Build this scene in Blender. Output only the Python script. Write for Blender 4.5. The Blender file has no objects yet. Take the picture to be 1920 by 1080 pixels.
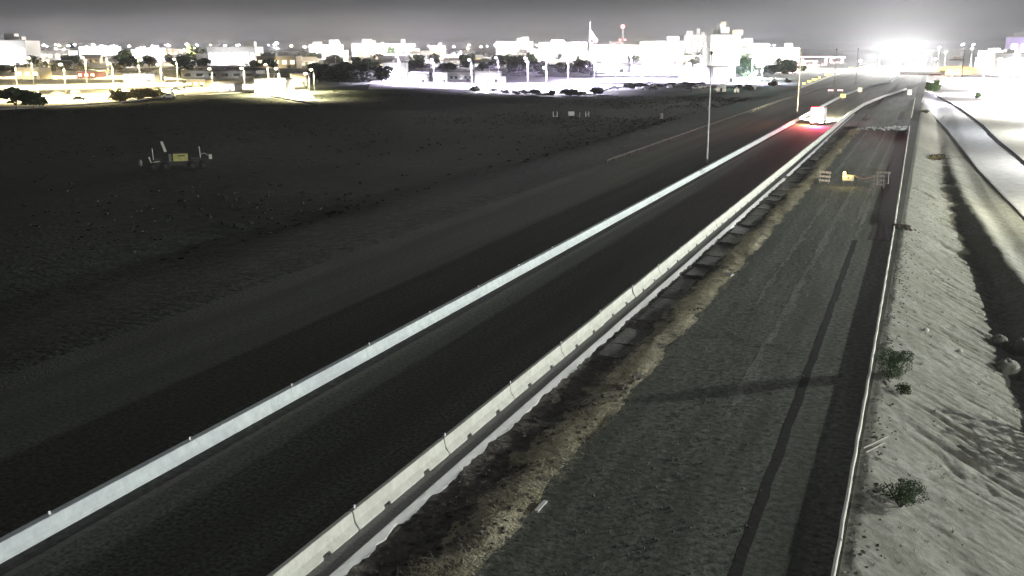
import bpy, math, random
from mathutils import Vector, Matrix, noise as mnoise
import numpy as np

# ------------------------------------------------------------------ camera, sky, exposure
C = bpy.context.scene.collection
SC = bpy.context.scene
H = 15.0
F = 1900.0
TH = math.atan(452 / F)
YAW = math.radians(21.973)
cd = bpy.data.cameras.new('camera')
cam = bpy.data.objects.new('camera', cd)
C.objects.link(cam)
cam.location = (0, 0, H)
cam.rotation_euler = (math.pi / 2 - TH, 0, YAW)
cd.sensor_width = 36
cd.lens = 36 * F / 1920
cd.clip_start = 0.5
cd.clip_end = 12000
SC.camera = cam

SKY_ZENITH, SKY_MID, SKY_LOW = (0.060, 0.062, 0.064), (0.076, 0.078, 0.081), (0.095, 0.094, 0.103)
SKY_STRENGTH = 1.0
w = bpy.data.worlds.new('World')
SC.world = w
w.use_nodes = True
nt = w.node_tree
bg = nt.nodes['Background']
tc = nt.nodes.new('ShaderNodeTexCoord')
sp = nt.nodes.new('ShaderNodeSeparateXYZ')
rp = nt.nodes.new('ShaderNodeValToRGB')
nt.links.new(tc.outputs['Generated'], sp.inputs[0])
nt.links.new(sp.outputs['Z'], rp.inputs[0])
rp.color_ramp.elements[0].position = 0.0
rp.color_ramp.elements[0].color = (*SKY_LOW, 1)
rp.color_ramp.elements[1].position = 0.5
rp.color_ramp.elements[1].color = (*SKY_ZENITH, 1)
e = rp.color_ramp.elements.new(0.045)
e.color = (*SKY_MID, 1)
nt.links.new(rp.outputs[0], bg.inputs[0])
bg.inputs[1].default_value = SKY_STRENGTH

SC.view_settings.view_transform = 'Standard'
SC.view_settings.look = 'None'
SC.view_settings.exposure = 0
SC.view_settings.gamma = 1
SC.view_settings.use_curve_mapping = False
SC.render.engine = 'CYCLES'
SC.cycles.max_bounces = 4
SC.cycles.diffuse_bounces = 2
SC.cycles.glossy_bounces = 2
SC.cycles.transmission_bounces = 2
SC.cycles.volume_bounces = 0
SC.cycles.transparent_max_bounces = 4
SC.cycles.sample_clamp_indirect = 4
SC.cycles.use_light_tree = True
SC.cycles.use_denoising = True
HAZE = 0.00009

# frontage-road street lamps and one added fill lamp, beyond the right edge: (x, y, z, watts, colour)
ROAD_AND_FILL_LAMPS = [
    (76, 110, 10.5, 500e3, (0.97, 1.0, 0.90), 0),
    (110, 235, 9.0, 420e3, (0.93, 0.95, 1.0), 0),
    (27, 116, 5.2, 120e3, (1.0, 0.96, 0.74), 164),
    (85, 18, 10.5, 110e3, (1.0, 0.98, 0.95), 0),  # fill lamp, added to brighten faces turned towards the camera
    (36, 160, 6.5, 420e3, (1.0, 0.97, 0.90), 170),
    (40, 215, 7.0, 700e3, (0.95, 0.97, 1.0), 172),
    (34, 280, 7.0, 700e3, (1.0, 0.98, 0.95), 172),
]
ZC = -1.5          # level of the field and the town
random.seed(7)
RND = random.Random(11)


def at(u, v, z=0.0):
    """pixel of the 1920 x 1080 photograph -> point on the level z"""
    t = (v - 540) / F
    x = (u - 960) / F
    y = math.cos(TH) - t * math.sin(TH)
    zz = -math.sin(TH) - t * math.cos(TH)
    k = (z - H) / zz
    x *= k
    y *= k
    return Vector((x * math.cos(YAW) - y * math.sin(YAW), x * math.sin(YAW) + y * math.cos(YAW), z))


# ------------------------------------------------------------------ materials
def mat(name, c1, c2=None, scale=2.0, detail=6.0, rough=0.9, bump=0.0, bscale=None, c3=None, big=0.08,
        metal=0.0, lo=0.35, hi=0.65, stretch=None, along=None, bdist=0.05, spec=0.3):
    m = bpy.data.materials.new(name)
    m.use_nodes = True
    n = m.node_tree.nodes
    l = m.node_tree.links
    b = n['Principled BSDF']
    b.inputs['Roughness'].default_value = rough
    b.inputs['Metallic'].default_value = metal
    b.inputs['Specular IOR Level'].default_value = spec
    if c2 is None:
        b.inputs['Base Color'].default_value = (*c1, 1)
        return m
    tcn = n.new('ShaderNodeTexCoord')
    src = tcn.outputs['Object']
    if stretch:
        mp = n.new('ShaderNodeMapping')
        mp.inputs['Scale'].default_value = stretch
        l.new(src, mp.inputs[0])
        src = mp.outputs[0]
    nz = n.new('ShaderNodeTexNoise')
    nz.inputs['Scale'].default_value = scale
    nz.inputs['Detail'].default_value = detail
    nz.inputs['Roughness'].default_value = 0.7
    l.new(src, nz.inputs['Vector'])
    r = n.new('ShaderNodeValToRGB')
    r.color_ramp.elements[0].position = lo
    r.color_ramp.elements[0].color = (*c1, 1)
    r.color_ramp.elements[1].position = hi
    r.color_ramp.elements[1].color = (*c2, 1)
    l.new(nz.outputs['Fac'], r.inputs[0])
    out = r.outputs[0]
    if c3 is not None:
        n2 = n.new('ShaderNodeTexNoise')
        n2.inputs['Scale'].default_value = big
        n2.inputs['Detail'].default_value = 5
        n2.inputs['Roughness'].default_value = 0.6
        if along:
            mp2 = n.new('ShaderNodeMapping')
            mp2.inputs['Scale'].default_value = (1, along, 1)
            l.new(tcn.outputs['Object'], mp2.inputs[0])
            l.new(mp2.outputs[0], n2.inputs['Vector'])
        else:
            l.new(tcn.outputs['Object'], n2.inputs['Vector'])
        r2 = n.new('ShaderNodeValToRGB')
        r2.color_ramp.elements[0].position = 0.42
        r2.color_ramp.elements[1].position = 0.62
        l.new(n2.outputs['Fac'], r2.inputs[0])
        mx = n.new('ShaderNodeMix')
        mx.data_type = 'RGBA'
        l.new(r2.outputs[0], mx.inputs[0])
        l.new(out, mx.inputs[6])
        mx.inputs[7].default_value = (*c3, 1)
        mm = n.new('ShaderNodeMix')
        mm.data_type = 'RGBA'
        mm.inputs[0].default_value = 0.55
        l.new(out, mm.inputs[6])
        l.new(mx.outputs[2], mm.inputs[7])
        out = mm.outputs[2]
    l.new(out, b.inputs['Base Color'])
    if bump:
        bn = n.new('ShaderNodeBump')
        bn.inputs['Strength'].default_value = bump
        bn.inputs['Distance'].default_value = bdist
        if bscale:
            n3 = n.new('ShaderNodeTexNoise')
            n3.inputs['Scale'].default_value = bscale
            n3.inputs['Detail'].default_value = 5
            l.new(tcn.outputs['Object'], n3.inputs['Vector'])
            l.new(n3.outputs['Fac'], bn.inputs['Height'])
        else:
            l.new(nz.outputs['Fac'], bn.inputs['Height'])
        l.new(bn.outputs[0], b.inputs['Normal'])
    return m


def glow(name, col, strength):
    m = bpy.data.materials.new(name)
    m.use_nodes = True
    b = m.node_tree.nodes['Principled BSDF']
    b.inputs['Base Color'].default_value = (*[min(1, c) * 0.5 for c in col], 1)
    b.inputs['Emission Color'].default_value = (*col, 1)
    b.inputs['Emission Strength'].default_value = strength
    return m


X = {}


def blend_across(m, x0, x1, c_near, wobble=9.0):
    """bare gravel giving way to scrub away from the road, with a ragged limit"""
    n, l = m.node_tree.nodes, m.node_tree.links
    b = n['Principled BSDF']
    src = b.inputs['Base Color'].links[0].from_socket
    tcn = n.new('ShaderNodeTexCoord')
    sx = n.new('ShaderNodeSeparateXYZ')
    l.new(tcn.outputs['Object'], sx.inputs[0])
    nz = n.new('ShaderNodeTexNoise')
    nz.inputs['Scale'].default_value = .09
    nz.inputs['Detail'].default_value = 8
    l.new(tcn.outputs['Object'], nz.inputs['Vector'])
    ma = n.new('ShaderNodeMath')
    ma.operation = 'MULTIPLY_ADD'
    l.new(nz.outputs['Fac'], ma.inputs[0])
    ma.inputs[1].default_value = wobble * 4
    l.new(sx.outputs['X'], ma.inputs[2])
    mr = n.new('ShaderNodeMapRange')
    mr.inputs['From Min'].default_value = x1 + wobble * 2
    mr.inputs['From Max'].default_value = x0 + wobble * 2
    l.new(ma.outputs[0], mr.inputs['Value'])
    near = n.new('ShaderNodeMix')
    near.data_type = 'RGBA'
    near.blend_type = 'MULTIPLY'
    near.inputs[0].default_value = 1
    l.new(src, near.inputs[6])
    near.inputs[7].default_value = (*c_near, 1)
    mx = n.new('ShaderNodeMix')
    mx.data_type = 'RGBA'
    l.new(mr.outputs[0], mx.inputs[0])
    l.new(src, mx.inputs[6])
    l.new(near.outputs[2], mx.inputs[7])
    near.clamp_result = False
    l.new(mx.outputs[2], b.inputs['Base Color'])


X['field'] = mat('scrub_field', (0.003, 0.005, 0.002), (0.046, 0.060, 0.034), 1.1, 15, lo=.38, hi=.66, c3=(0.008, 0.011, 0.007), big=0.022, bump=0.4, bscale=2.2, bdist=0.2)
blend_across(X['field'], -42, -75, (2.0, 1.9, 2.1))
X['gravel'] = mat('gravel_shoulder', (0.018, 0.022, 0.015), (0.118, 0.130, 0.100), 5, 14, c3=(0.038, 0.043, 0.032), big=0.15, bump=0.6, bscale=9, bdist=0.06)
X['asphalt'] = mat('dark_asphalt', (0.044, 0.050, 0.039), (0.240, 0.260, 0.215), 6, 15, c3=(0.070, 0.074, 0.064), big=0.55, along=0.05, lo=.38, hi=.66, bump=0.35, bscale=14, bdist=0.03)
X['asphalt_far'] = mat('opposite_asphalt', (0.022, 0.026, 0.018), (0.150, 0.162, 0.128), 5, 14, c3=(0.045, 0.051, 0.038), big=0.4, along=0.04, bump=0.3, bscale=10, bdist=0.03)
X['old'] = mat('old_weathered_asphalt', (0.055, 0.062, 0.050), (0.36, 0.385, 0.325), 3.6, 15, c3=(0.075, 0.082, 0.066), big=0.8, along=0.07, bump=0.22, bscale=8, bdist=0.05, lo=0.36, hi=0.70)
X['strip'] = mat('shoulder_asphalt', (0.20, 0.195, 0.20), (0.36, 0.35, 0.355), 9, 10, bump=0.25, bscale=20, bdist=0.02)
X['patch'] = mat('fresh_black_asphalt', (0.030, 0.030, 0.028), (0.085, 0.085, 0.078), 5, 12, bump=0.5, bscale=10, bdist=0.05)
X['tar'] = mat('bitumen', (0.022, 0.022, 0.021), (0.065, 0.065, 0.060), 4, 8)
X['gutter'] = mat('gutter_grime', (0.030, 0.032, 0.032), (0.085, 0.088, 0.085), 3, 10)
X['gutter_lip'] = mat('gutter_lip', (0.11, 0.11, 0.10), (0.20, 0.20, 0.18), 3, 10)
X['dirt'] = mat('torn_dirt', (0.045, 0.042, 0.036), (0.27, 0.255, 0.225), 2.6, 12, c3=(0.14, 0.13, 0.115), big=0.5, bump=0.9, bscale=5, bdist=0.12)
X['straw_dirt'] = mat('straw_strewn_dirt', (0.14, 0.13, 0.088), (0.64, 0.60, 0.45), 3, 12, c3=(0.28, 0.25, 0.165), big=0.6, bump=0.9, bscale=9, bdist=0.1)
X['slope'] = mat('pale_caliche_dirt', (0.15, 0.153, 0.13), (0.37, 0.37, 0.33), 2.5, 15, c3=(0.20, 0.203, 0.16), big=0.3, bump=0.5, bscale=8, bdist=0.05)
X['flat'] = mat('pale_desert_dirt', (0.24, 0.23, 0.19), (0.38, 0.365, 0.31), 0.7, 12, c3=(0.33, 0.32, 0.24), big=0.06, bump=0.4, bscale=2, bdist=0.1)
X['street'] = mat('pale_concrete_street', (0.36, 0.365, 0.37), (0.50, 0.505, 0.51), 0.8, 10, bump=0.1)
X['lot'] = mat('parking_lot_concrete', (0.26, 0.255, 0.25), (0.42, 0.41, 0.40), 0.25, 10)
X['kwhite'] = mat('cream_concrete', (0.50, 0.51, 0.46), (0.66, 0.67, 0.615), 3.5, 12, c3=(0.47, 0.475, 0.43), big=0.7, bump=0.12, bscale=25, bdist=0.02, lo=0.3, hi=0.6)
X['lwhite'] = mat('blueish_white_concrete', (0.50, 0.55, 0.57), (0.68, 0.745, 0.755), 2.2, 12, c3=(0.47, 0.50, 0.545), big=0.9, along=0.22, bump=0.1, bscale=20, bdist=0.02)
X['paint'] = mat('white_road_paint', (0.60, 0.62, 0.63), (0.88, 0.89, 0.89), 7, 10, lo=0.2, hi=0.42)
X['chunk'] = mat('broken_asphalt', (0.10, 0.10, 0.094), (0.31, 0.31, 0.295), 4, 13, c3=(0.15, 0.148, 0.135), big=0.8, bump=0.5, bscale=12, bdist=0.04)
X['scrape'] = mat('scraped_pale_asphalt', (0.08, 0.085, 0.072), (0.40, 0.415, 0.36), 4, 14, bump=0.4, bscale=9, bdist=0.04)
X['curb'] = mat('curb_concrete', (0.66, 0.65, 0.60), (0.80, 0.79, 0.74), 6, 8, bump=0.2)
X['steel'] = mat('galvanised_steel', (0.34, 0.345, 0.35), (0.46, 0.46, 0.46), 3, 4, rough=0.5, metal=0.2)
X['pole_brown'] = mat('dull_brown_pole', (0.09, 0.08, 0.065), (0.13, 0.12, 0.10), 2, 4, rough=.7)
X['rail'] = mat('weathered_guardrail', (0.055, 0.053, 0.046), (0.11, 0.105, 0.092), 2, 6, rough=0.6)
X['dark'] = mat('dark_metal', (0.03, 0.03, 0.03), (0.06, 0.06, 0.055), 4, 6, rough=0.6)
X['rubber'] = mat('rubber', (0.018, 0.018, 0.018), (0.03, 0.03, 0.03), 6, 4)
X['white'] = mat('white_paint', (0.70, 0.70, 0.70), (0.80, 0.80, 0.80), 2, 5, rough=0.5)
X['orange'] = mat('orange_sheeting', (0.70, 0.36, 0.28), (0.76, 0.42, 0.33), 6, 3, rough=0.5)
X['yellow'] = mat('faded_yellow_paint', (0.36, 0.35, 0.12), (0.54, 0.52, 0.22), 3, 7, rough=0.5)
X['glass'] = mat('dark_glass', (0.02, 0.02, 0.025), (0.03, 0.03, 0.035), 3, 2, rough=0.1, spec=0.5)
X['stone'] = mat('pale_stone', (0.62, 0.61, 0.57), (0.76, 0.75, 0.71), 7, 6, bump=0.4)
X['mound'] = mat('dirt_mound', (0.27, 0.26, 0.20), (0.38, 0.37, 0.29), 4, 10, bump=0.6, bscale=8, bdist=0.06)
X['wood'] = mat('bleached_wood', (0.50, 0.47, 0.42), (0.66, 0.63, 0.58), 3, 6, stretch=(1, 8, 8))
X['leaf'] = mat('desert_leaf', (0.045, 0.075, 0.030), (0.10, 0.135, 0.060), 3, 3, rough=0.7)
X['leaf_green'] = mat('fresh_green_leaf', (0.045, 0.085, 0.038), (0.115, 0.19, 0.09), 3, 3, rough=0.7)
X['leaf_dark'] = mat('dark_leaf', (0.018, 0.022, 0.016), (0.045, 0.052, 0.036), 3, 3, rough=0.8)
X['leaf_dry'] = mat('dry_leaf', (0.14, 0.12, 0.06), (0.24, 0.20, 0.10), 3, 3, rough=0.8)
X['leaf_scrub'] = mat('scrub_leaf', (0.006, 0.009, 0.005), (0.018, 0.024, 0.014), 1.5, 4, rough=0.8)
X['bark'] = mat('bark', (0.06, 0.05, 0.04), (0.12, 0.10, 0.08), 6, 6)
X['straw'] = mat('dry_straw', (0.42, 0.385, 0.27), (0.66, 0.61, 0.45), 2.5, 6)
X['debris'] = mat('white_rubble', (0.62, 0.62, 0.62), (0.78, 0.78, 0.78), 5, 6)
X['wall_white'] = mat('white_stucco', (0.66, 0.655, 0.65), (0.76, 0.755, 0.75), 0.5, 6)
X['wall_tan'] = mat('tan_stucco', (0.42, 0.36, 0.26), (0.52, 0.45, 0.33), 0.5, 6)
X['wall_lilac'] = mat('lilac_painted_wall', (0.42, 0.34, 0.58), (0.52, 0.43, 0.68), 0.5, 6)
X['wall_red'] = mat('red_brick_render', (0.30, 0.09, 0.08), (0.40, 0.13, 0.11), 0.6, 6)
X['wall_grey'] = mat('grey_block_wall', (0.26, 0.26, 0.26), (0.36, 0.36, 0.35), 0.6, 6)
X['roof'] = mat('pale_roofing', (0.34, 0.33, 0.31), (0.46, 0.45, 0.43), 0.5, 6)
X['roof_dark'] = mat('dark_roofing', (0.10, 0.10, 0.10), (0.17, 0.165, 0.16), 0.5, 6)
X['car_paint'] = mat('pale_car_paint', (0.60, 0.61, 0.63), (0.68, 0.69, 0.70), 1, 2, rough=0.35, spec=0.5)
X['car_dark'] = mat('dark_car_paint', (0.05, 0.055, 0.07), (0.08, 0.085, 0.10), 1, 2, rough=0.35, spec=0.5)
X['orange_dirt'] = mat('orange_lit_embankment', (0.50, 0.29, 0.14), (0.66, 0.40, 0.20), 0.35, 10, bump=0.4, bscale=0.8, bdist=0.4)  # orange lamplight is put into the dirt colour
X['lamp_white'] = glow('lamp_white', (1.0, 1.0, 1.0), 22)
X['lamp_warm'] = glow('lamp_warm', (1.0, 0.83, 0.5), 22)
X['lamp_lilac'] = glow('lamp_lilac', (0.86, 0.76, 1.0), 22)
X['lamp_yellow'] = glow('lamp_yellow', (1.0, 0.80, 0.20), 3.0)
X['lamp_amber'] = glow('lamp_amber', (1.0, 0.80, 0.30), 5.0)
X['lamp_red'] = glow('lamp_red', (1.0, 0.04, 0.08), 16)
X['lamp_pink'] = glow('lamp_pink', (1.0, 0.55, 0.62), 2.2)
X['lamp_green'] = glow('lamp_green', (0.55, 1.0, 0.35), 1.2)
X['beacon'] = glow('beacon_red', (1.0, 0.16, 0.18), 9)
X['tail'] = glow('tail_lamp', (1.0, 0.40, 0.50), 16)
X['head'] = glow('head_lamp', (1.0, 0.93, 0.75), 40)
X['balloon'] = glow('balloon_light', (1.0, 1.0, 0.97), 7)
X['window_warm'] = glow('lit_window', (1.0, 0.86, 0.6), 2.2)
X['window_cold'] = glow('lit_window_cold', (0.9, 0.95, 1.0), 2.2)


# ------------------------------------------------------------------ mesh helpers
class MB:
    def __init__(self):
        self.v = []
        self.f = []

    def add(self, vs, fs):
        o = len(self.v)
        self.v += [tuple(p) for p in vs]
        self.f += [tuple(i + o for i in q) for q in fs]
        return self

    def box(self, c, s, rz=0.0, rx=0.0, ry=0.0):
        m = Matrix.Rotation(rz, 3, 'Z') @ Matrix.Rotation(rx, 3, 'X') @ Matrix.Rotation(ry, 3, 'Y')
        vs = []
        for dx in (-.5, .5):
            for dy in (-.5, .5):
                for dz in (-.5, .5):
                    vs.append(Vector(c) + m @ Vector((dx * s[0], dy * s[1], dz * s[2])))
        return self.add(vs, [(0, 1, 3, 2), (4, 6, 7, 5), (0, 4, 5, 1), (2, 3, 7, 6), (0, 2, 6, 4), (1, 5, 7, 3)])

    def tube(self, pts, r, n=8):
        pts = [Vector(p) for p in pts]
        rs = r if isinstance(r, (list, tuple)) else [r] * len(pts)
        vs = []
        for i, p in enumerate(pts):
            d = (pts[min(i + 1, len(pts) - 1)] - pts[max(i - 1, 0)]).normalized()
            a = d.orthogonal().normalized() if abs(d.z) < .99 else Vector((1, 0, 0))
            if abs(d.z) < .99:
                a = Vector((0, 0, 1)).cross(d).normalized()
            b = d.cross(a)
            for k in range(n):
                t = 2 * math.pi * k / n
                vs.append(p + (a * math.cos(t) + b * math.sin(t)) * rs[i])
        fs = []
        for i in range(len(pts) - 1):
            for k in range(n):
                fs.append((i * n + k, i * n + (k + 1) % n, (i + 1) * n + (k + 1) % n, (i + 1) * n + k))
        fs.append(tuple(range(n - 1, -1, -1)))
        fs.append(tuple((len(pts) - 1) * n + k for k in range(n)))
        return self.add(vs, fs)

    def ball(self, c, r, n=10, m=6, jit=0.0, rnd=None):
        c = Vector(c)
        r = Vector(r) if not isinstance(r, (int, float)) else Vector((r, r, r))
        vs = [c + Vector((0, 0, -r.z))]
        for i in range(1, m):
            p = math.pi * i / m - math.pi / 2
            for k in range(n):
                t = 2 * math.pi * k / n
                j = 1 + (rnd.uniform(-jit, jit) if rnd else 0)
                vs.append(c + Vector((r.x * math.cos(p) * math.cos(t) * j, r.y * math.cos(p) * math.sin(t) * j, r.z * math.sin(p) * j)))
        vs.append(c + Vector((0, 0, r.z)))
        fs = []
        for k in range(n):
            fs.append((0, 1 + (k + 1) % n, 1 + k))
            fs.append((len(vs) - 1, 1 + (m - 2) * n + k, 1 + (m - 2) * n + (k + 1) % n))
        for i in range(m - 2):
            for k in range(n):
                a = 1 + i * n + k
                b = 1 + i * n + (k + 1) % n
                fs.append((a, b, b + n, a + n))
        return self.add(vs, fs)

    def wheel(self, c, r, wd, axis='x', n=16):
        c = Vector(c)
        d = Vector((wd / 2, 0, 0)) if axis == 'x' else Vector((0, wd / 2, 0))
        return self.tube([c - d, c - d * .8, c + d * .8, c + d], [r * .86, r, r, r * .86], n)

    def mesh(self, name, m, smooth=False):
        me = bpy.data.meshes.new(name)
        me.from_pydata([tuple(p) for p in self.v], [], self.f)
        me.update()
        if m is not None:
            me.materials.append(X[m] if isinstance(m, str) else m)
        if smooth:
            me.shade_smooth()
        return me

    def build(self, name, m, parent=None, smooth=False):
        return link(name, self.mesh(name, m, smooth), parent)


def link(name, me, parent=None, loc=None, rz=0.0):
    o = bpy.data.objects.new(name, me)
    C.objects.link(o)
    if parent:
        o.parent = parent
    if loc is not None:
        o.location = loc
    if rz:
        o.rotation_euler = (0, 0, rz)
    return o


def tag(o, label=None, cat=None, group=None, kind=None):
    if label:
        o['label'] = label
    if cat:
        o['category'] = cat
    if group:
        o['group'] = group
    if kind:
        o['kind'] = kind
    return o


def thing(name, label, cat, loc=(0, 0, 0), rz=0.0, group=None):
    o = bpy.data.objects.new(name, None)
    C.objects.link(o)
    o.empty_display_size = 0.3
    o.location = loc
    o.rotation_euler = (0, 0, rz)
    return tag(o, label, cat, group)


KIDS = {}


def dup(root, loc, rz=0.0, label=None, group=None, scale=None, kids=None):
    r = root.copy()
    C.objects.link(r)
    r.location = loc
    r.rotation_euler = (0, 0, rz)
    if scale:
        r.scale = scale if not isinstance(scale, (int, float)) else (scale,) * 3
    if label:
        r['label'] = label
    if group:
        r['group'] = group
    for ch in (kids if kids is not None else [o for o in root.children]):
        c = ch.copy()
        C.objects.link(c)
        c.parent = r
        for g in ch.children:
            d = g.copy()
            C.objects.link(d)
            d.parent = c
    return r


def lamp(kind, loc, watts, col, parent=None, radius=0.4, cone=150, aim=None, blend=0.35):
    ld = bpy.data.lights.new('lamp_light', kind)
    ld.energy = watts
    ld.color = col
    ld.shadow_soft_size = radius
    if kind == 'SPOT':
        ld.spot_size = math.radians(cone)
        ld.spot_blend = blend
    o = bpy.data.objects.new('lamp_light', ld)
    C.objects.link(o)
    o.location = loc
    if aim is not None:
        o.rotation_euler = (Vector(aim) - Vector(loc)).to_track_quat('-Z', 'Y').to_euler()
    if parent:
        o.parent = parent
    return o


def grid(name, ds, ss, zf, m, smooth=True, kind='structure'):
    ds = np.asarray(ds, float)
    ss = np.asarray(ss, float)
    D, S = np.meshgrid(ds, ss)
    Z = zf(D, S)
    nd, ns = len(ds), len(ss)
    co = np.stack([D, S, Z], -1).reshape(-1, 3)
    i = np.arange((ns - 1) * nd).reshape(ns - 1, nd)[:, :-1].ravel()
    q = np.stack([i, i + 1, i + nd + 1, i + nd], 1)
    me = bpy.data.meshes.new(name)
    me.vertices.add(len(co))
    me.vertices.foreach_set('co', co.ravel())
    me.loops.add(q.size)
    me.loops.foreach_set('vertex_index', q.ravel().astype(np.int32))
    me.polygons.add(len(q))
    me.polygons.foreach_set('loop_start', (np.arange(len(q)) * 4).astype(np.int32))
    me.update(calc_edges=True)
    me.materials.append(X[m])
    if smooth:
        me.shade_smooth()
    o = link(name, me)
    o['kind'] = kind
    return o


def vnoise(D, S, sc, seed=0):
    """cheap smooth value noise, -1 .. 1"""
    x = D * sc + seed * 17.3
    y = S * sc + seed * 9.1
    xi = np.floor(x).astype(np.int64)
    yi = np.floor(y).astype(np.int64)
    fx = x - xi
    fy = y - yi
    fx = fx * fx * (3 - 2 * fx)
    fy = fy * fy * (3 - 2 * fy)

    def h(a, b):
        n = (a * 374761393 + b * 668265263 + seed * 974711) & 0x7fffffff
        n = ((n ^ (n >> 13)) * 1274126177) & 0x7fffffff
        return ((n ^ (n >> 16)) & 0xffff) / 32767.5 - 1
    return (h(xi, yi) * (1 - fx) + h(xi + 1, yi) * fx) * (1 - fy) + (h(xi, yi + 1) * (1 - fx) + h(xi + 1, yi + 1) * fx) * fy


def fbm(D, S, sc, oct=4, seed=0):
    r = 0
    a = 1.0
    for k in range(oct):
        r = r + a * vnoise(D, S, sc * 2 ** k, seed + k)
        a *= .5
    return r


# ------------------------------------------------------------------ road paths: lateral place of the edges along the road
LP_S = [-60, 310, 340, 393, 440, 475, 728, 1500]
LP_D = [-24.4, -24.5, -24.2, -22.4, -19.6, -15.2, -15.4, -15.4]
KP_S = [-60, 200, 245, 285, 309, 337, 379, 398, 430]
KP_D = [-15.9, -15.9, -16.1, -15.5, -14.2, -12.4, -9.0, -7.4, -4.5]
CP_S = [-60, 26, 52, 92, 215, 330, 420]
CP_D = [-1.45, -1.4, -1.5, -1.75, -2.8, -3.5, -3.9]


def dl(s): return float(np.interp(s, LP_S, LP_D))
def dk(s): return float(np.interp(s, KP_S, KP_D))
def dc(s): return float(np.interp(s, CP_S, CP_D))


def ribbon(name, s0, s1, step, a, b, z, m, kind='structure', jit=0.0, seed=1):
    """flat sheet between two lateral paths a(s) and b(s)"""
    r = random.Random(seed)
    mb = MB()
    n = max(2, int((s1 - s0) / step) + 1)
    vs = []
    for i in range(n):
        s = s0 + (s1 - s0) * i / (n - 1)
        vs.append((a(s), s, z))
        vs.append((b(s) + r.uniform(-jit, jit), s, z))
    mb.add(vs, [(2 * i, 2 * i + 1, 2 * i + 3, 2 * i + 2) for i in range(n - 1)])
    o = mb.build(name, m)
    if kind:
        o['kind'] = kind
    return o


# ------------------------------------------------------------------ ground
EDGE_L, STRIP_L, STRIP_R, EDGE_R = -39.0, -14.92, -10.9, -1.2
DROP = 0.11


def sgrid(a, b, n, p=2.2):
    return a + (b - a) * (np.linspace(0, 1, n) ** p)


def z_field(D, S):
    k = np.clip((EDGE_L - D) / 14.0, 0, 1)
    k = k * k * (3 - 2 * k)
    return ZC * k + fbm(D, S, 0.03, 2, 3) * 0.12 * k


s_all = np.concatenate([np.linspace(-60, 10, 15)[:-1], np.linspace(10, 420, 165)[:-1], sgrid(420, 9000, 50, 2.5)])
d_left = -(-EDGE_L + (9000 + EDGE_L) * np.linspace(0, 1, 160) ** 3.2)
d_left = np.sort(d_left)
d_left[-1] = EDGE_L
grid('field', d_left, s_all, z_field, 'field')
grid('gravel_shoulder', [EDGE_L, -25.0, STRIP_L], s_all, lambda D, S: D * 0, 'gravel')
grid('road_base', [STRIP_R, -6.0, EDGE_R], s_all, lambda D, S: D * 0, 'gravel')


def z_strip(D, S):
    x = (D - STRIP_L) / (STRIP_R - STRIP_L)
    edge = np.clip(np.minimum(x, 1 - x) / 0.14, 0, 1)
    n1 = fbm(D, S, 0.55, 4, 21)
    pit = -0.13 * np.exp(-((D + 13.35) / 0.62) ** 2) * (0.55 + 0.8 * np.clip(vnoise(D * .5, S, 0.28, 5), -0.6, 1))
    pit2 = -0.16 * np.clip(vnoise(D, S, 0.34, 8) - 0.15, 0, 1) * (D < -12.4)
    rid = (0.09 + 0.07 * vnoise(D, S, 0.25, 12) + 0.05 * vnoise(D, S, 1.1, 13)) * np.exp(-((D + 11.95 + 0.25 * vnoise(D * 0, S, 0.12, 9)) / 0.68) ** 2)
    fade = np.clip((262 - S) / 40, 0, 1) * np.clip((S + 60) / 20, 0, 1)
    drop = -DROP * np.clip((D - STRIP_L) / 0.44, 0, 1) * np.clip((-12.3 - D) / 0.7, 0, 1) * fade
    return (pit + pit2 + rid + n1 * 0.055) * edge + drop


def two_mats(o, m2, test):
    o.data.materials.append(X[m2])
    for p in o.data.polygons:
        c = p.center
        if test(c.x, c.y):
            p.material_index = 1


strip_d = np.linspace(STRIP_L, STRIP_R, 37)
strip_s = np.concatenate([np.linspace(-60, 16, 20)[:-1], np.linspace(16, 150, 1000)[:-1], np.linspace(150, 420, 300)[:-1], np.linspace(420, 9000, 30)])
trench = grid('torn_ground', strip_d, strip_s, z_strip, 'dirt')


def strawzone(x, y):
    wob = 0.25 * math.sin(y * .31) + 0.22 * math.sin(y * .83 + 1) + 0.2 * math.sin(y * 2.1 + x * 3)
    n = mnoise.noise(Vector((x * 1.6, y * 1.1, 3.0)))
    return -12.95 + wob - .8 * n < x < -10.95 + 0.15 * math.sin(y * 1.3) + .3 * n and y < 205 and n > -.42


two_mats(trench, 'straw_dirt', strawzone)

# right-hand embankment
TS = [-60, 20, 40, 60, 80, 100, 120, 150, 180, 230, 400]
TT = [3.4, 3.4, 3.4, 3.3, 3.1, 2.7, 2.3, 1.9, 1.7, 1.6, 1.6]       # depth of the toe
CRS = [-60, 20, 40, 55, 66, 80, 92, 105, 125, 150, 180, 230, 400]
CRD = [15.0, 14.6, 12.4, 9.8, 8.8, 7.9, 6.8, 5.9, 4.6, 3.9, 3.5, 3.5, 3.5]   # lateral place of the berm crest
CRH = [0.2, 0.2, 0.45, 0.95, 1.10, 1.05, 0.95, 0.85, 0.70, 0.55, 0.15, 0.0, 0.0]  # its height above the toe


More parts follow.
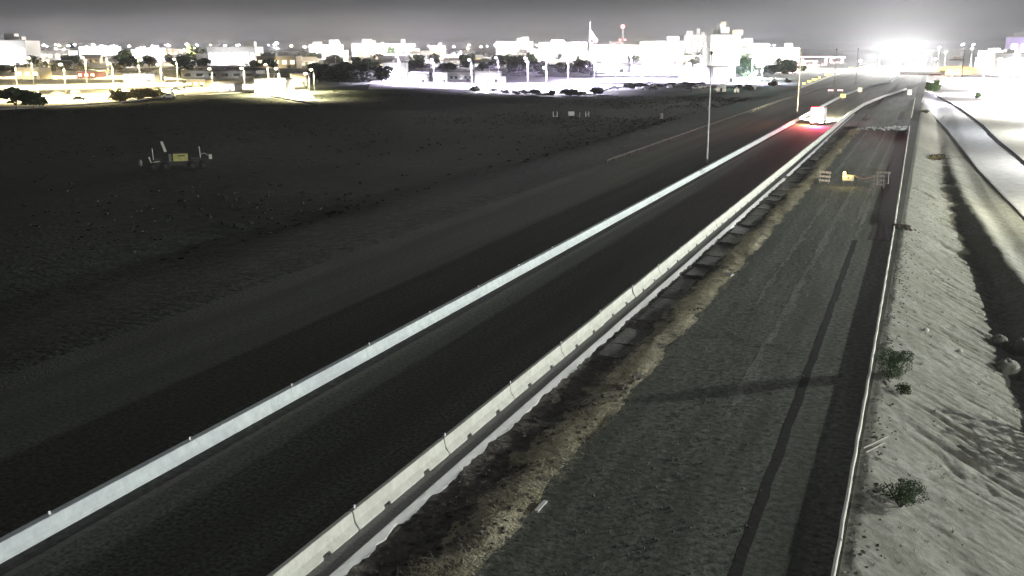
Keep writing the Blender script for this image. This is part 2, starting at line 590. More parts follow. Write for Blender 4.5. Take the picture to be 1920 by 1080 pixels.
def z_right(D, S, rills=True):
    T = np.interp(S, TS, TT)
    cr = np.interp(S, CRS, CRD)
    hb = np.interp(S, CRS, CRH)
    x = D - EDGE_R
    top = np.clip(x / 0.5, 0, 1)
    base = -np.minimum(0.44 * np.maximum(x - 0.35, 0), T)
    # soften the toe
    low = -T + 0.0 * D
    soft = 0.35
    base = low + np.where(base - low < soft, (base - low) ** 2 / (2 * soft) + soft / 2, base - low) - soft / 2 * 0
    base = np.where(x <= 0.35, 0.0, np.minimum(base, 0.0))
    berm = hb * np.exp(-((D - cr) / 1.25) ** 2) * (1 + 0.22 * vnoise(D * .3, S, 0.35, 31))
    flat = np.clip((D - cr) / 3.0, 0, 1)
    rise = flat * 0.25
    amp = np.clip((x - 0.6) / 3.0, 0, 1) * np.clip((cr - 0.9 - D) / 1.2, 0, 1)
    n = fbm(D, S, 0.8, 4, 41) * 0.045 * np.clip(x / 0.4, 0, 1) * (1 - 0.85 * flat)
    z = base + berm + rise + n
    if rills:
        warp = 0.35 * vnoise(D, S, 0.22, 51) + 0.12 * D
        r1 = 1 - np.abs(vnoise(D * 0.10, S + warp, 0.62, 52))
        r2 = 1 - np.abs(vnoise(D * 0.16, S + warp, 1.55, 53))
        fade = np.clip((S - 12) / 6, 0, 1) * np.clip((170 - S) / 30, 0, 1)
        amp = amp * (0.45 + 0.9 * np.clip(0.5 + fbm(D, S, 0.11, 3, 61), 0, 1.3))
        z = z - amp * fade * (0.20 * r1 ** 7 + 0.13 * r2 ** 6 + 0.07 * (1 - np.abs(vnoise(D * 0.2, S + warp * 1.3, 2.9, 54))) ** 6)
    return z


ER = 17.0
fine_d = np.concatenate([np.linspace(EDGE_R, 7, 84)[:-1], np.linspace(7, ER, 60)])
fine_s = np.concatenate([np.linspace(10, 90, 640)[:-1], np.linspace(90, 172, 330)])


def z_soft(D, S):      # joins the fine patch to its coarse neighbours
    k = np.clip((S - 10) / 3, 0, 1) * np.clip((172 - S) / 3, 0, 1) * np.clip((ER - D) / 2, 0, 1)
    return z_right(D, S, True) * k + z_right(D, S, False) * (1 - k)


def z_coarse(D, S):
    T = np.interp(S, TS, TT)
    far = np.clip((D - ER) / 40, 0, 1)
    return z_right(D, S, False)


grid('embankment_slope', fine_d, fine_s, z_soft, 'slope')
far_s = np.concatenate([np.linspace(172, 420, 120)[:-1], sgrid(420, 9000, 40, 2.5)])
grid('embankment_slope', fine_d[::3].tolist() + ([ER] if (len(fine_d) - 1) % 3 else []), far_s, z_coarse, 'flat')
grid('embankment_slope', fine_d[::3].tolist() + ([ER] if (len(fine_d) - 1) % 3 else []), np.linspace(-60, 10, 30), z_coarse, 'slope')
d_right = ER + (9000 - ER) * np.linspace(0, 1, 70) ** 3.5
grid('desert_ground', d_right, s_all, z_coarse, 'flat')


def zr(d, s):
    return float(z_soft(np.array([[float(d)]]), np.array([[float(s)]]))[0, 0]) if d > EDGE_R else 0.0


# ------------------------------------------------------------------ road surfaces
ribbon('road', -60, 1500, 6, lambda s: dl(s) + 0.2, lambda s: (dk(s) if s < 398 else min(-2.5, dl(s) + 12)) - 0.0, 0.004, 'asphalt')
ribbon('opposite_road', -60, 1500, 10, lambda s: -37.0 + max(0, s - 330) * .02, lambda s: dl(s) - 1.3, 0.004, 'asphalt_far')
ribbon('gutter', -60, 300, 4, lambda s: dl(s) - 0.02, lambda s: dl(s) + 0.62, 0.008, 'gutter', jit=0.03)  # darker strip along the foot of the barrier
ribbon('gutter_lip', -60, 300, 3, lambda s: dl(s) + 0.62, lambda s: dl(s) + 0.95, 0.0085, 'gutter_lip', jit=0.08)
ribbon('shoulder', -60, 250, 3, lambda s: dk(s) + 0.02, lambda s: STRIP_L - .02, 0.008, 'strip')


def wob(s, a=0.10):
    return a * (math.sin(s * .9) * .4 + math.sin(s * 2.3 + 1) * .35 + math.sin(s * 5.1 + 2) * .25)



def edge_face(s0, s1, step, seed):
    """pale broken concrete edge: the shoulder drops off to the torn ground here"""
    r = random.Random(seed)
    mb = MB()
    n = int((s1 - s0) / step)
    vs = []
    for i in range(n + 1):
        sv = s0 + (s1 - s0) * i / n
        off = -0.45 * max(0, sv - 130) / 120
        fade = min(1, max(0, (262 - sv) / 40))
        j = r.uniform(-.05, .05)
        wv = .30 + wob(sv, .10) + j
        zd = DROP * min(1, wv / .44) * fade
        vs += [(STRIP_L - .05 + off, sv, .0125), (STRIP_L + .02 + off, sv, .05 + r.uniform(0, .008)), (STRIP_L + wv * .5 + off, sv, .052 - zd * .5 + r.uniform(-.012, .012)), (STRIP_L + wv + off, sv, .03 - zd), (STRIP_L + wv + .02 + off, sv, -.10 - zd)]
    mb.add(vs, [(5 * i + k, 5 * i + k + 1, 5 * i + k + 6, 5 * i + k + 5) for i in range(n) for k in range(4)])
    o = mb.build('pavement_edge', 'paint')
    o['kind'] = 'structure'


edge_face(4, 122.2, .24, 3)
edge_face(124.6, 246, .4, 4)
ribbon('old_pavement', -60, 208, 2, lambda s: -11.25 + wob(s, .25), lambda s: dc(s) - 0.02, 0.004, 'old', jit=0.0, seed=5)
ribbon('old_pavement', 208, 440, 4, lambda s: max(dk(s) + .45, -14.8), lambda s: dc(s) - 0.02, 0.0045, 'old', seed=5)
ribbon('bitumen_strip', 14, 84, 1, lambda s: -4.02 - .006 * s + wob(s, .04), lambda s: -3.66 - .006 * s + wob(s, .05), 0.0085, 'tar', jit=0.03, seed=8)  # narrow strip, darker than the pavement round it
ribbon('asphalt_patch', 84.5, 203, 1.5, lambda s: dc(s) - 1.75 - 0.25 * math.sin(s * .11), lambda s: dc(s) - 0.06, 0.0085, 'patch', jit=0.0, seed=9)  # wider dark stretch of pavement along the curb
ribbon('asphalt_patch', 232, 262, 1.5, lambda s: -5.6, lambda s: -4.6, 0.0088, 'patch', jit=0.08, seed=10)
# pale scraped tyre lines on the old pavement
for k, (s0, s1, dd, wd) in enumerate([(40, 118, -6.8, .35), (60, 112, -8.6, .25), (86, 124, -4.55, .30), (92, 128, -5.0, .2), (128, 200, -6.6, .35), (134, 190, -5.0, .3), (128, 204, -9.8, .3)]):
    ribbon('scrape_mark', s0, s1, 0.8, lambda s, dd=dd: dd + wob(s * .4, .12), lambda s, dd=dd, wd=wd: dd + wd + wob(s * .37, .16), 0.0083 + .0003 * k, 'scrape', jit=0.14, seed=30 + k)

# ------------------------------------------------------------------ barriers
HK = 0.62


def krail_mesh(L=6.58):
    A = [(-.30, 0), (-.30, .07), (-.15, .26), (-.085, HK - .02), (-.07, HK), (.07, HK), (.085, HK - .02), (.15, .26), (.30, .07), (.30, 0)]
    B = [(-.30, .13 - .05), (-.285, .10), (-.15, .26), (-.085, HK - .02), (-.07, HK), (.07, HK), (.085, HK - .02), (.15, .26), (.245, .135), (.19, .06)]
    B[0] = (-.19, .06)
    B[1] = (-.245, .135)
    ys = [(0, A), (.06, A), (1.62, A), (1.66, B), (2.02, B), (2.06, A), (4.52, A), (4.56, B), (4.92, B), (4.96, A), (L - .06, A), (L, A)]
    vs = []
    for i, (y, P) in enumerate(ys):
        k = 0.965 if i in (0, len(ys) - 1) else 1
        for (x, z) in P:
            vs.append((x * k, y, z * (0.985 if k < 1 else 1)))
    n = len(A)
    fs = []
    for i in range(len(ys) - 1):
        for j in range(n):
            fs.append((i * n + j, i * n + (j + 1) % n, (i + 1) * n + (j + 1) % n, (i + 1) * n + j))
    fs.append(tuple(range(n)))
    fs.append(tuple((len(ys) - 1) * n + j for j in range(n - 1, -1, -1)))
    return MB().add(vs, fs)


km = krail_mesh().mesh('barrier_segment', 'kwhite')
refm = MB().box((0, 0, .05), (.03, .09, .10)).box((0, 0, .0), (.07, .10, .012)).mesh('reflector', 'white')
s = 5.72
idx = 0
near_labels = {
    2: 'pale concrete barrier segment running out of the bottom edge of the picture',
    3: 'pale barrier segment with a chipped grey stain at its near lower corner',
    4: 'second whole pale barrier segment from the bottom of the picture',
    5: 'third whole pale barrier segment from the bottom, above the widest dirt hole',
}


def seg_label(sv):
    if sv < 66:
        return 'pale barrier segment in the near row, between the dirt patch and the first broken slabs'
    if sv < 122:
        return 'pale barrier segment alongside the broken grey slabs, before the gap in the white stripe'
    if sv < 204:
        return 'pale barrier segment between the gap in the white stripe and the truck'
    if sv < 262:
        return 'pale barrier segment right beside the truck where the row starts to bend'
    return 'far pale barrier segment in the bright bend beyond the truck'


while s < 398:
    a = Vector((dk(s), s, 0.004))
    b = Vector((dk(s + 6.66), s + 6.66, 0.004))
    ang = math.atan2(-(b.x - a.x), b.y - a.y) + RND.uniform(-.0035, .0035)
    kb = thing('barrier_segment', near_labels.get(idx, seg_label(s)), 'barrier',
               a + Vector((RND.uniform(-.02, .02), 0, 0)), ang, 'precast barrier segments along the freeway')
    link('concrete_body', km, kb)
    link('reflector', refm, kb, (0, .2, HK + .006))
    s += 6.66
    idx += 1
mb = MB()
P = [(-.50, 0), (-.50, .06), (-.44, .54), (-.42, .56), (-.16, .56), (-.14, .54), (-.08, .22), (.0, .07), (.0, 0)]
ss = list(np.arange(-10, 300, 5.0)) + list(np.arange(300, 735, 4.0))
vs = []
for sv in ss:
    for (x, z) in P:
        vs.append((dl(sv) + x, sv, z + .004))
n = len(P)
mb.add(vs, [(i * n + j, i * n + j + 1, (i + 1) * n + j + 1, (i + 1) * n + j) for i in range(len(ss) - 1) for j in range(n - 1)] + [tuple(range(n)), tuple((len(ss) - 1) * n + j for j in range(n - 1, -1, -1))])
lb = mb.build('concrete_barrier', 'lwhite')
tag(lb, 'long continuous white concrete barrier on the far side of the dark lanes', 'barrier')
sv = 8.5
while sv < 230:
    link('reflector', refm, lb, (dl(sv) - .30, sv, .57))
    sv += 6.75

# guardrail beyond the opposite lanes
gl = thing('guardrail', 'thin faint guardrail line along the far edge of the dark field side', 'guardrail', (0, 0, 0))
pm = MB().box((0, 0, .36), (.12, .16, .72)).mesh('post', 'rail')


def gp(s): return -38.2 - max(0, 150 - s) * 0.0 + max(0, s - 300) * 0.03


gs = list(np.arange(128, 420, 4.0))
mb = MB()
prof = [(.0, .48), (.06, .52), (.0, .57), (.06, .62), (.0, .68), (-.02, .68), (-.02, .48)]
vs = []
for sv in gs:
    for x, z in prof:
        vs.append((gp(sv) + x + .07, sv, z))
n = len(prof)
mb.add(vs, [(i * n + j, i * n + (j + 1) % n, (i + 1) * n + (j + 1) % n, (i + 1) * n + j) for i in range(len(gs) - 1) for j in range(n)])
mb.build('rail', 'rail', gl)
for sv in gs:
    link('post', pm, gl, (gp(sv) - .02, sv, 0))

# ------------------------------------------------------------------ curb along the embankment
def curb(s0, s1, h, label, tilt=0):
    mb = MB()
    ss = list(np.arange(s0, s1, 1.5)) + [s1]
    vs = []
    for i, sv in enumerate(ss):
        c = dc(sv) + 0.015 * math.sin(sv * 1.7)
        for x, z in [(0, 0), (.01, h * .93), (.03, h), (.10, h), (.125, h * .9), (.14, -.05)]:
            vs.append((c + x, sv, z + .004))
    n = 6
    mb.add(vs, [(i * n + j, i * n + j + 1, (i + 1) * n + j + 1, (i + 1) * n + j) for i in range(len(ss) - 1) for j in range(n - 1)] + [tuple(range(n)), tuple((len(ss) - 1) * n + j for j in range(n - 1, -1, -1))])
    return tag(mb.build('curb', 'curb'), label, 'curb', 'curb pieces along the embankment')


curb(10, 30.4, 0.16, 'nearest stretch of thin white curb at the bottom edge of the picture')
curb(30.5, 91.2, 0.17, 'long stretch of thin white curb running beside the two green bushes')
curb(92.6, 212, 0.26, 'white curb stretch beyond the gap, beside the black asphalt patch')
curb(240, 330, 0.22, 'farthest white curb stretch beyond the line of rubble')

# ------------------------------------------------------------------ foliage kit
def leaf_mesh(name, n, rx, rz, size, m, seed, shell=0.55, drop=0.0):
    r = random.Random(seed)
    blobs = []
    for k in range(7):
        a = r.uniform(0, 6.28)
        q = r.uniform(.15, .62)
        blobs.append((math.cos(a) * q * rx, math.sin(a) * q * rx, rz * r.uniform(-.45, .6), r.uniform(.35, .6)))
    mb = MB()
    for i in range(n):
        bx, by, bz, br = r.choice(blobs)
        u = Vector((r.gauss(0, 1), r.gauss(0, 1), r.gauss(0, 1))).normalized() * br * (shell + (1 - shell) * r.random())
        p = Vector((bx + u.x * rx, by + u.y * rx, bz + u.z * rz))
        a = Vector((r.gauss(0, 1), r.gauss(0, 1), r.gauss(0, .7))).normalized()
        b = a.cross(Vector((r.gauss(0, 1), r.gauss(0, 1), r.gauss(0, 1)))).normalized()
        sz = size * r.uniform(.6, 1.4)
        mb.add([p - a * sz, p - b * sz * .5, p + a * sz, p + b * sz * .5], [(0, 1, 2, 3)])
    return mb.mesh(name, m)


def trunk_mesh(h, r, seed):
    rr = random.Random(seed)
    mb = MB()
    mb.tube([(0, 0, 0), (rr.uniform(-.1, .1), rr.uniform(-.1, .1), h * .5), (rr.uniform(-.2, .2), rr.uniform(-.2, .2), h)], [r, r * .75, r * .5], 6)
    for k in range(4):
        a = k * 1.6 + rr.uniform(0, .6)
        z0 = h * rr.uniform(.55, .9)
        mb.tube([(0, 0, z0), (math.cos(a) * h * .28, math.sin(a) * h * .28, z0 + h * .3), (math.cos(a) * h * .4, math.sin(a) * h * .4, z0 + h * .55)], [r * .45, r * .3, r * .12], 5)
    return mb.mesh('trunk', 'bark')


TRUNKS = [trunk_mesh(1, .06, k) for k in range(3)]
CROWNS = {k: [leaf_mesh('crown', 700, 1, .85, .145, k, 60 + j) for j in range(3)] for k in ('leaf', 'leaf_dark', 'leaf_dry', 'leaf_green')}


def tree(x, y, z, h, rad, kind, label, group=None, cat='tree'):
    t = thing('tree', label, cat, (x, y, z), RND.uniform(0, 6.28), group)
    tr = link('trunk', TRUNKS[RND.randrange(3)], t)
    tr.scale = (h * .55, h * .55, h * .55)
    c = link('crown', CROWNS[kind][RND.randrange(3)], t, (0, 0, h * .52))
    c.scale = (rad, rad, h * .56)
    return t


def bush(name, x, y, z, r, h, m, label, seed, n=900, size=.07):
    t = thing(name, label, 'bush', (x, y, z))
    mb = MB()
    rr = random.Random(seed)
    for k in range(9):
        a = rr.uniform(0, 6.28)
        mb.tube([(0, 0, -.05), (math.cos(a) * r * .35, math.sin(a) * r * .35, h * .45), (math.cos(a) * r * .7, math.sin(a) * r * .7, h * .85)], [.022, .014, .005], 5)
    mb.build('stem', 'bark', t)
    c = link('foliage', leaf_mesh('foliage', n, r, h * .5, size, m, seed), t, (0, 0, h * .5))
    return t


# ------------------------------------------------------------------ embankment details
p = Vector((-0.55, 49.3, 0))
bush('bush', -0.35, 49.2, zr(-.35, 49.2) - .03, 1.05, 1.55, 'leaf_green', 'green leafy bush at the curb halfway down the right side', 5, 5200, .036)
bush('bush', 0.05, 47.4, zr(0.05, 47.4) - .03, .55, .6, 'leaf', 'low grey-green bush just in front of the leafy curb bush', 15, 1100, .036)
bush('bush', 0.35, 35.2, zr(.35, 35.2) - .03, 0.9, 1.0, 'leaf_green', 'dark green bush on the dirt slope near the bottom right corner', 6, 3200, .036)
bush('bush', 1.7, 160, zr(1.7, 160), 1.1, .9, 'leaf_dry', 'dry scrubby bush at the curb above the bright slope', 9, 500, .12)

for (u, v, sz, lab) in [(1735, 623, .22, 'egg-shaped white stone on the grooved dirt slope, the upper of two'), (1800, 657, .20, 'smaller white stone lower on the grooved slope'), (1830, 583, .09, 'tiny white pebble near the sawtooth shadow edge')]:
    q = at(u, v, -1.2)
    zz = zr(q.x, q.y)
    q = at(u, v, zz)
    r = random.Random(int(u))
    o = MB().ball((0, 0, 0), (sz, sz * .75, sz * .6), 10, 7, .08, r).build('stone', 'stone', None, True)
    o.location = (q.x, q.y, zr(q.x, q.y) + sz * .35)
    o.rotation_euler = (0, 0, .8)
    tag(o, lab, 'stone')

# dirt mounds rising out of the ditch
for (u, v, sx, sy, sz, zg, lab) in [(1872, 640, .62, .8, .85, -2.6, 'rounded pale dirt mound poking out of the dark ditch'),
                                    (1888, 690, .72, 1.0, .95, -2.6, 'larger pale dirt mound in the ditch below the other mound'),
                                    (1914, 645, .4, .6, .7, -2.6, 'small dirt mound at the right edge by the dark ditch')]:
    q = at(u, v, zg)
    zb = zr(q.x, q.y)
    mb = MB().ball((0, 0, 0), (1, 1, 1), 26, 16)
    vs = []
    for p in mb.v:
        f = 1 + .22 * mnoise.noise(Vector(p) * 1.3 + Vector((u, v, 0))) + .10 * mnoise.noise(Vector(p) * 3.5 + Vector((v, u, 0)))
        flare = 1 + .7 * max(0, -p[2])
        vs.append((p[0] * f * sx * flare, p[1] * f * sy * flare, p[2] * f * (zg + sz * .55 - zb)))
    mb.v = vs
    o = mb.build('dirt_mound', 'slope', None, True)
    o.location = (q.x, q.y, zb)
    tag(o, lab, 'mound')

# loose boards on the slope
for k, (u0, v0, u1, v1, wd, lab) in enumerate([(1619, 842, 1664, 823, .055, 'longest pale wooden stake of the pair lying by the curb'), (1624, 850, 1658, 836, .05, 'shorter greyish wooden stake lying beside the long one'), (1640, 856, 1652, 868, .05, 'short dark stick fallen below the two pale stakes')]):
    a = at(u0, v0, 0)
    b = at(u1, v1, -.25)
    a.z = zr(a.x, a.y) + .05
    b.z = zr(b.x, b.y) + .09
    d = b - a
    o = MB().box((0, 0, 0), (d.length, wd, .035)).build('wooden_stake', 'wood' if k < 2 else 'bark')
    o.location = (a + b) / 2
    o.rotation_euler = d.to_track_quat('X', 'Z').to_euler()
    tag(o, lab, 'stake')

# stones and weeds strewn over the grooved slope
r = random.Random(78)
mb = MB()
for k in range(700):
    sv = 20 + 110 * r.random() ** 1.3
    dd = r.uniform(-.9, 6.5)
    if vnoise(np.array(dd), np.array(sv), .3, 97) < r.uniform(-.6, .7):
        continue
    q = r.uniform(.012, .05)
    mb.ball((dd, sv, zr(dd, sv) + q * .3), (q * r.uniform(.8, 1.6), q * r.uniform(.8, 1.6), q * .8), 6, 4, .25, r)
tag(mb.build('pebbles', 'stone'), 'small pale pebbles strewn over the grooved dirt slope', 'pebbles', kind='stuff')
mb = MB()
for k in range(150):
    sv = 22 + 100 * r.random() ** 1.2
    dd = -.9 + abs(r.gauss(0, 2.0))
    z = zr(dd, sv)
    for j in range(14):
        a = r.uniform(0, 6.28)
        L = r.uniform(.06, .22)
        p0 = Vector((dd + r.uniform(-.06, .06), sv + r.uniform(-.06, .06), z - .02))
        p1 = p0 + Vector((math.cos(a) * L * .7, math.sin(a) * L * .7, L))
        mb.add([p0, p0 + Vector((.012, .006, 0)), p1], [(0, 1, 2)])
tag(mb.build('weeds', 'leaf_dry'), 'thin dry weeds dotted over the dirt slope', 'weeds', kind='stuff')

# clods along the curb and a darker heap where the curb is broken
r = random.Random(77)
mb = MB()
for k in range(420):
    sv = r.uniform(20, 92)
    dd = EDGE_R + .05 + abs(r.gauss(0, .55))
    z = zr(dd, sv)
    q = r.uniform(.02, .075)
    mb.ball((dd, sv, z + q * .3), (q * r.uniform(.8, 1.6), q * r.uniform(.8, 1.6), q * .7), 6, 4, .25, r)
o = mb.build('clods', 'slope')
tag(o, 'scattered small dirt clods along the curb', 'clods', kind='stuff')
mb = MB()
for k in range(60):
    sv = 92 + r.gauss(0, .5)
    dd = dc(92) + abs(r.gauss(.1, .7))
    q = r.uniform(.05, .16)
    mb.ball((dd, sv, zr(dd, sv) + q * .4), (q * 1.3, q, q * .8), 6, 4, .3, r)
o = mb.build('rubble', 'bark')
tag(o, 'dark rubble spilling through the gap in the curb', 'rubble', kind='stuff')

# fallen branch / wreckage on the bright slope
t = thing('dead_shrub', 'uprooted dark dead shrub lying on the white lit slope', 'shrub', at(1756, 304, -1.6))
mb = MB()
r = random.Random(5)
for k in range(22):
    a = r.uniform(0, 6.28)
    L = r.uniform(.8, 2.2)
    mb.tube([(0, 0, .2), (math.cos(a) * L * .5, math.sin(a) * L * .5, r.uniform(.5, 1.0)), (math.cos(a) * L, math.sin(a) * L, r.uniform(.2, 1.5))], [.09, .06, .02], 5)
mb.build('branch', 'bark', t)
link('foliage', leaf_mesh('foliage', 260, 1.2, .45, .14, 'leaf_dark', 88), t, (0, 0, .75))
t = thing('dead_shrub', 'dark round scrub bush at the top of the white lit slope', 'shrub', at(1731, 217, -1.0))
link('foliage', leaf_mesh('foliage', 700, 1.7, .9, .16, 'leaf_dark', 89), t, (0, 0, .6))
mb = MB()
for k in range(8):
    a = r.uniform(0, 6.28)
    mb.tube([(0, 0, 0), (math.cos(a) * .8, math.sin(a) * .8, .9)], [.05, .02], 5)
mb.build('branch', 'bark', t)
q = at(1812, 820, -2.0)
LX, LY = q.x + .795 * 9.5, q.y + .606 * 9.5
ft = thing('wooden_fence', 'broken slatted fence piece standing just beyond the right edge of the picture', 'fence', (q.x + .795 * 6.5, q.y + .606 * 6.5, zr(q.x + 5.2, q.y + 3.9) - .1), math.atan2(.606, .795) + math.pi / 2)  # unseen slats, added to throw the striped shadow on the slope
for k, hh in enumerate([2.7, 3.0, 2.8, 1.3, 3.1, 2.9, 1.2, 2.7, 1.8, 2.8]):
    MB().box((-1.9 + k * .42, 0, hh / 2), (.24 if k % 3 else .34, .03, hh)).build('slat', 'bark', ft)
for z in (1.1, 2.2):
    MB().box((0, .04, z), (4.2, .05, .12)).build('cross_rail', 'bark', ft)

# ------------------------------------------------------------------ straw windrow, slabs, litter
r = random.Random(13)
mb = MB()
for k in range(900):
    sv = 18 + 40 * r.random() ** 1.2
    dd = r.uniform(-14.3, -11.2)
    if vnoise(np.array(dd), np.array(sv), .45, 96) < .05:
        continue
    q = r.uniform(.03, .11)
    mb.ball((dd, sv, float(z_strip(np.array(dd), np.array(sv))) + q * .25), (q * r.uniform(.8, 1.8), q * r.uniform(.8, 1.8), q * .7), 6, 4, .3, r)
tag(mb.build('clods', 'dirt'), 'lumps of torn-up dirt between the white stripe and the straw', 'clods', kind='stuff')
r = random.Random(3)
mb = MB()
vs, fs = [], []
for k in range(34000):
    sv = 18 + (r.random() ** 1.7) * 180
    base = -11.95 + .3 * math.sin(sv * .21) + .2 * math.sin(sv * .83)
    dd = base + r.gauss(0, .5)
    if k % 5 == 0:
        dd -= abs(r.gauss(0, .55))
        if vnoise(np.array(dd), np.array(sv), .8, 93) < .1:
            continue
    if not (-14.1 < dd < -10.7):
        continue
    if vnoise(np.array(dd), np.array(sv), .5, 91) < -.35:
        continue
    z = float(z_strip(np.array(dd), np.array(sv))) if k % 3 == 0 else 0.08 + .14 * math.exp(-((dd + 11.85) / .6) ** 2)
    L = r.uniform(.10, .32) * (1 + sv / 150)
    a = r.uniform(0, 6.28)
    el = r.uniform(-.1, .7)
    dx, dy, dz = math.cos(a) * L, math.sin(a) * L, math.sin(el) * L * .6
    wv = .006 + sv * .00012
    nx, ny = -math.sin(a) * wv, math.cos(a) * wv
    i = len(vs)
    vs += [(dd - nx, sv - ny, z), (dd + nx, sv + ny, z), (dd + dx, sv + dy, z + dz + .015)]
    fs.append((i, i + 1, i + 2))
mb.add(vs, fs)
o = mb.build('straw', 'straw')
tag(o, 'long windrow of dry straw beside the torn ground', 'straw', kind='stuff')

sv = 47.0
while sv < 200:
    ln = r.uniform(1.1, 2.9) * (1 + sv / 160)
    wl_, wr_ = r.uniform(-14.32, -14.2), r.uniform(-13.25, -12.65)
    sk = r.uniform(-.35, .35)
    ring = [(wl_, -ln / 2), ((wl_ + wr_) / 2, -ln / 2 + r.uniform(-.2, .2)), (wr_, -ln / 2 + sk), (wr_ + r.uniform(-.2, .25), r.uniform(-.3, .3)), (wr_ + r.uniform(-.15, .1), ln / 2 + sk * r.uniform(-.5, 1)), ((wl_ + wr_) / 2, ln / 2 + r.uniform(-.3, .15)), (wl_, ln / 2)]
    cx = sum(p[0] for p in ring) / len(ring)
    n = len(ring)
    vs = [(x - cx, y, .0) for x, y in ring] + [(x - cx, y, -.14) for x, y in ring]
    fs = [tuple(range(n))] + [(j, n + j, n + (j + 1) % n, (j + 1) % n) for j in range(n)]
    o = MB().add(vs, fs).build('broken_slab', 'chunk')
    o.location = (cx, sv + ln / 2, -.065 + r.uniform(-.025, .015))
    o.rotation_euler = (r.uniform(-.025, .025), r.uniform(-.01, .07), 0)
    tag(o, 'broken grey asphalt slab lying in the torn ground beside the white stripe', 'slab', 'broken slabs in the torn ground')
    sv += ln + r.choice([.08, .15, .4, 1.1, 2.0])

a = at(1005, 962)
b = at(1023, 942)
o = MB().box((0, 0, 0), ((b - a).length, .13, .05)).build('board', 'white')
o.location = (a + b) / 2 + Vector((0, 0, .06))
o.rotation_euler = (0.1, 0, math.atan2(b.y - a.y, b.x - a.x))
tag(o, 'short white board lying at the edge of the straw in the foreground', 'board')
q = at(1363, 520)
o = MB().add([(-.35, -.1, 0), (.3, -.28, .03), (.42, .05, .12), (-.2, .3, .06), (-.35, -.1, -.04), (.3, -.28, -.02), (.42, .05, .05), (-.2, .3, .0)], [(0, 1, 2, 3), (7, 6, 5, 4), (0, 4, 5, 1), (1, 5, 6, 2), (2, 6, 7, 3), (3, 7, 4, 0)]).build('sheet_scrap', 'white')
o.location = q + Vector((0, 0, .16))
tag(o, 'crumpled white scrap lying on the straw ridge', 'scrap')

# stones and crumbs on the old pavement
mb = MB()
for k in range(1300):
    sv = 18 + (r.random() ** 1.5) * 120
    dd = -7.6 + r.gauss(0, 1.5)
    if dd < -11 or dd > -2.2:
        continue
    q = r.uniform(.010, .036) * (1 + sv / 90)
    mb.ball((dd, sv, .006 + q * .4), (q * 1.2, q, q * .8), 5, 3, .3, r)
o = mb.build('gravel', 'chunk')
tag(o, 'loose gravel crumbs on the old pavement', 'gravel', kind='stuff')

# rubble line across the pavement
for k in range(52):
    u = 1598 + k * 1.95 + r.uniform(-2, 2)
    k = k / 2
    if r.random() < .35 - k / 60:
        continue
    big = .12 + .16 * max(0, (k - 8) / 18)
    q = at(u, 242 + r.uniform(-2.5, 3))
    sx, sy, sz = big * r.uniform(.8, 1.7), big * r.uniform(.8, 1.4), big * r.uniform(.5, 1.3)
    o = MB().ball((0, 0, 0), (sx, sy, sz), 7, 5, .38, r).build('rubble_lump', 'debris')
    o.location = (q.x, q.y, .004 + sz * .6)
    tag(o, 'broken white concrete lump in the rubble line across the old pavement', 'rubble', 'rubble line across the pavement')

# ------------------------------------------------------------------ barricades, signs
def barricade(loc, rz, label, lean=0.0, w=1.22, rails=3):
    t = thing('road_barricade', label, 'barricade', loc, rz, 'striped barricades')
    for sx in (-.5, .5):
        MB().box((sx * w * .8, 0, .72), (.05, .05, 1.44)).build('post', 'white', t)
        MB().box((sx * w * .8, 0, .04), (.07, 1.1, .07)).build('foot', 'dark', t)
    for k in range(rails):
        z = 1.32 - k * .46
        b = MB().box((0, -.04, z), (w, .03, .22)).build('rail', 'white', t)
        mb = MB()
        for j in range(3):
            x = -w / 2 + .12 + j * w / 3
            mb.add([(x, -.058, z - .105), (x + .10, -.058, z - .105), (x + .20, -.058, z + .105), (x + .10, -.058, z + .105)], [(0, 1, 2, 3)])
        mb.build('stripe', 'orange', b)
    t.rotation_euler[1] = lean
    return t


FACE = math.atan2(0, 1)


def face(p):
    return math.atan2(p.y, p.x) - math.pi / 2


q = at(1545, 345)
barricade(q, face(q) * .8, 'three-railed striped barricade by the straw ridge, left of the small sign', .05)
q = at(1647, 353)
barricade(q, face(q) * .8 - .12, 'three-railed striped barricade by the black asphalt patch, right of the small sign', -.02)
q = at(1655, 345.5)
barricade(q, face(q) * .8 - .25, 'reddish barricade standing half behind the right one', -.02, 1.5, 1)
q = at(1589, 350)
t = thing('road_sign', 'small white sign board on legs with a yellow warning lamp above it', 'sign', q, face(q) * .8)
for sx in (-.42, .42):
    MB().box((sx, .03, .5), (.05, .04, 1.0)).build('leg', 'steel', t)
b = MB().box((0, 0, .98), (1.2, .025, .66)).build('sign_panel', 'white', t)
MB().box((0, -.0145, .98), (.16, .003, .16)).build('sign_mark', 'dark', b)
mb = MB()
for z in (.98 - .29, .98 + .29):
    mb.box((0, -.0145, z), (1.1, .003, .02))
mb.build('sign_border', 'dark', b)
wl = MB().tube([(-.42, -.03, 1.50), (-.42, .04, 1.50)], .16, 14).build('warning_lamp', 'lamp_amber', t)
MB().box((-.42, .03, 1.36), (.2, .1, .12)).build('lamp_case', 'orange', t)
lamp('POINT', (q.x - .3, q.y - .35, 1.55), 90, (1, .72, .15), None, .12)
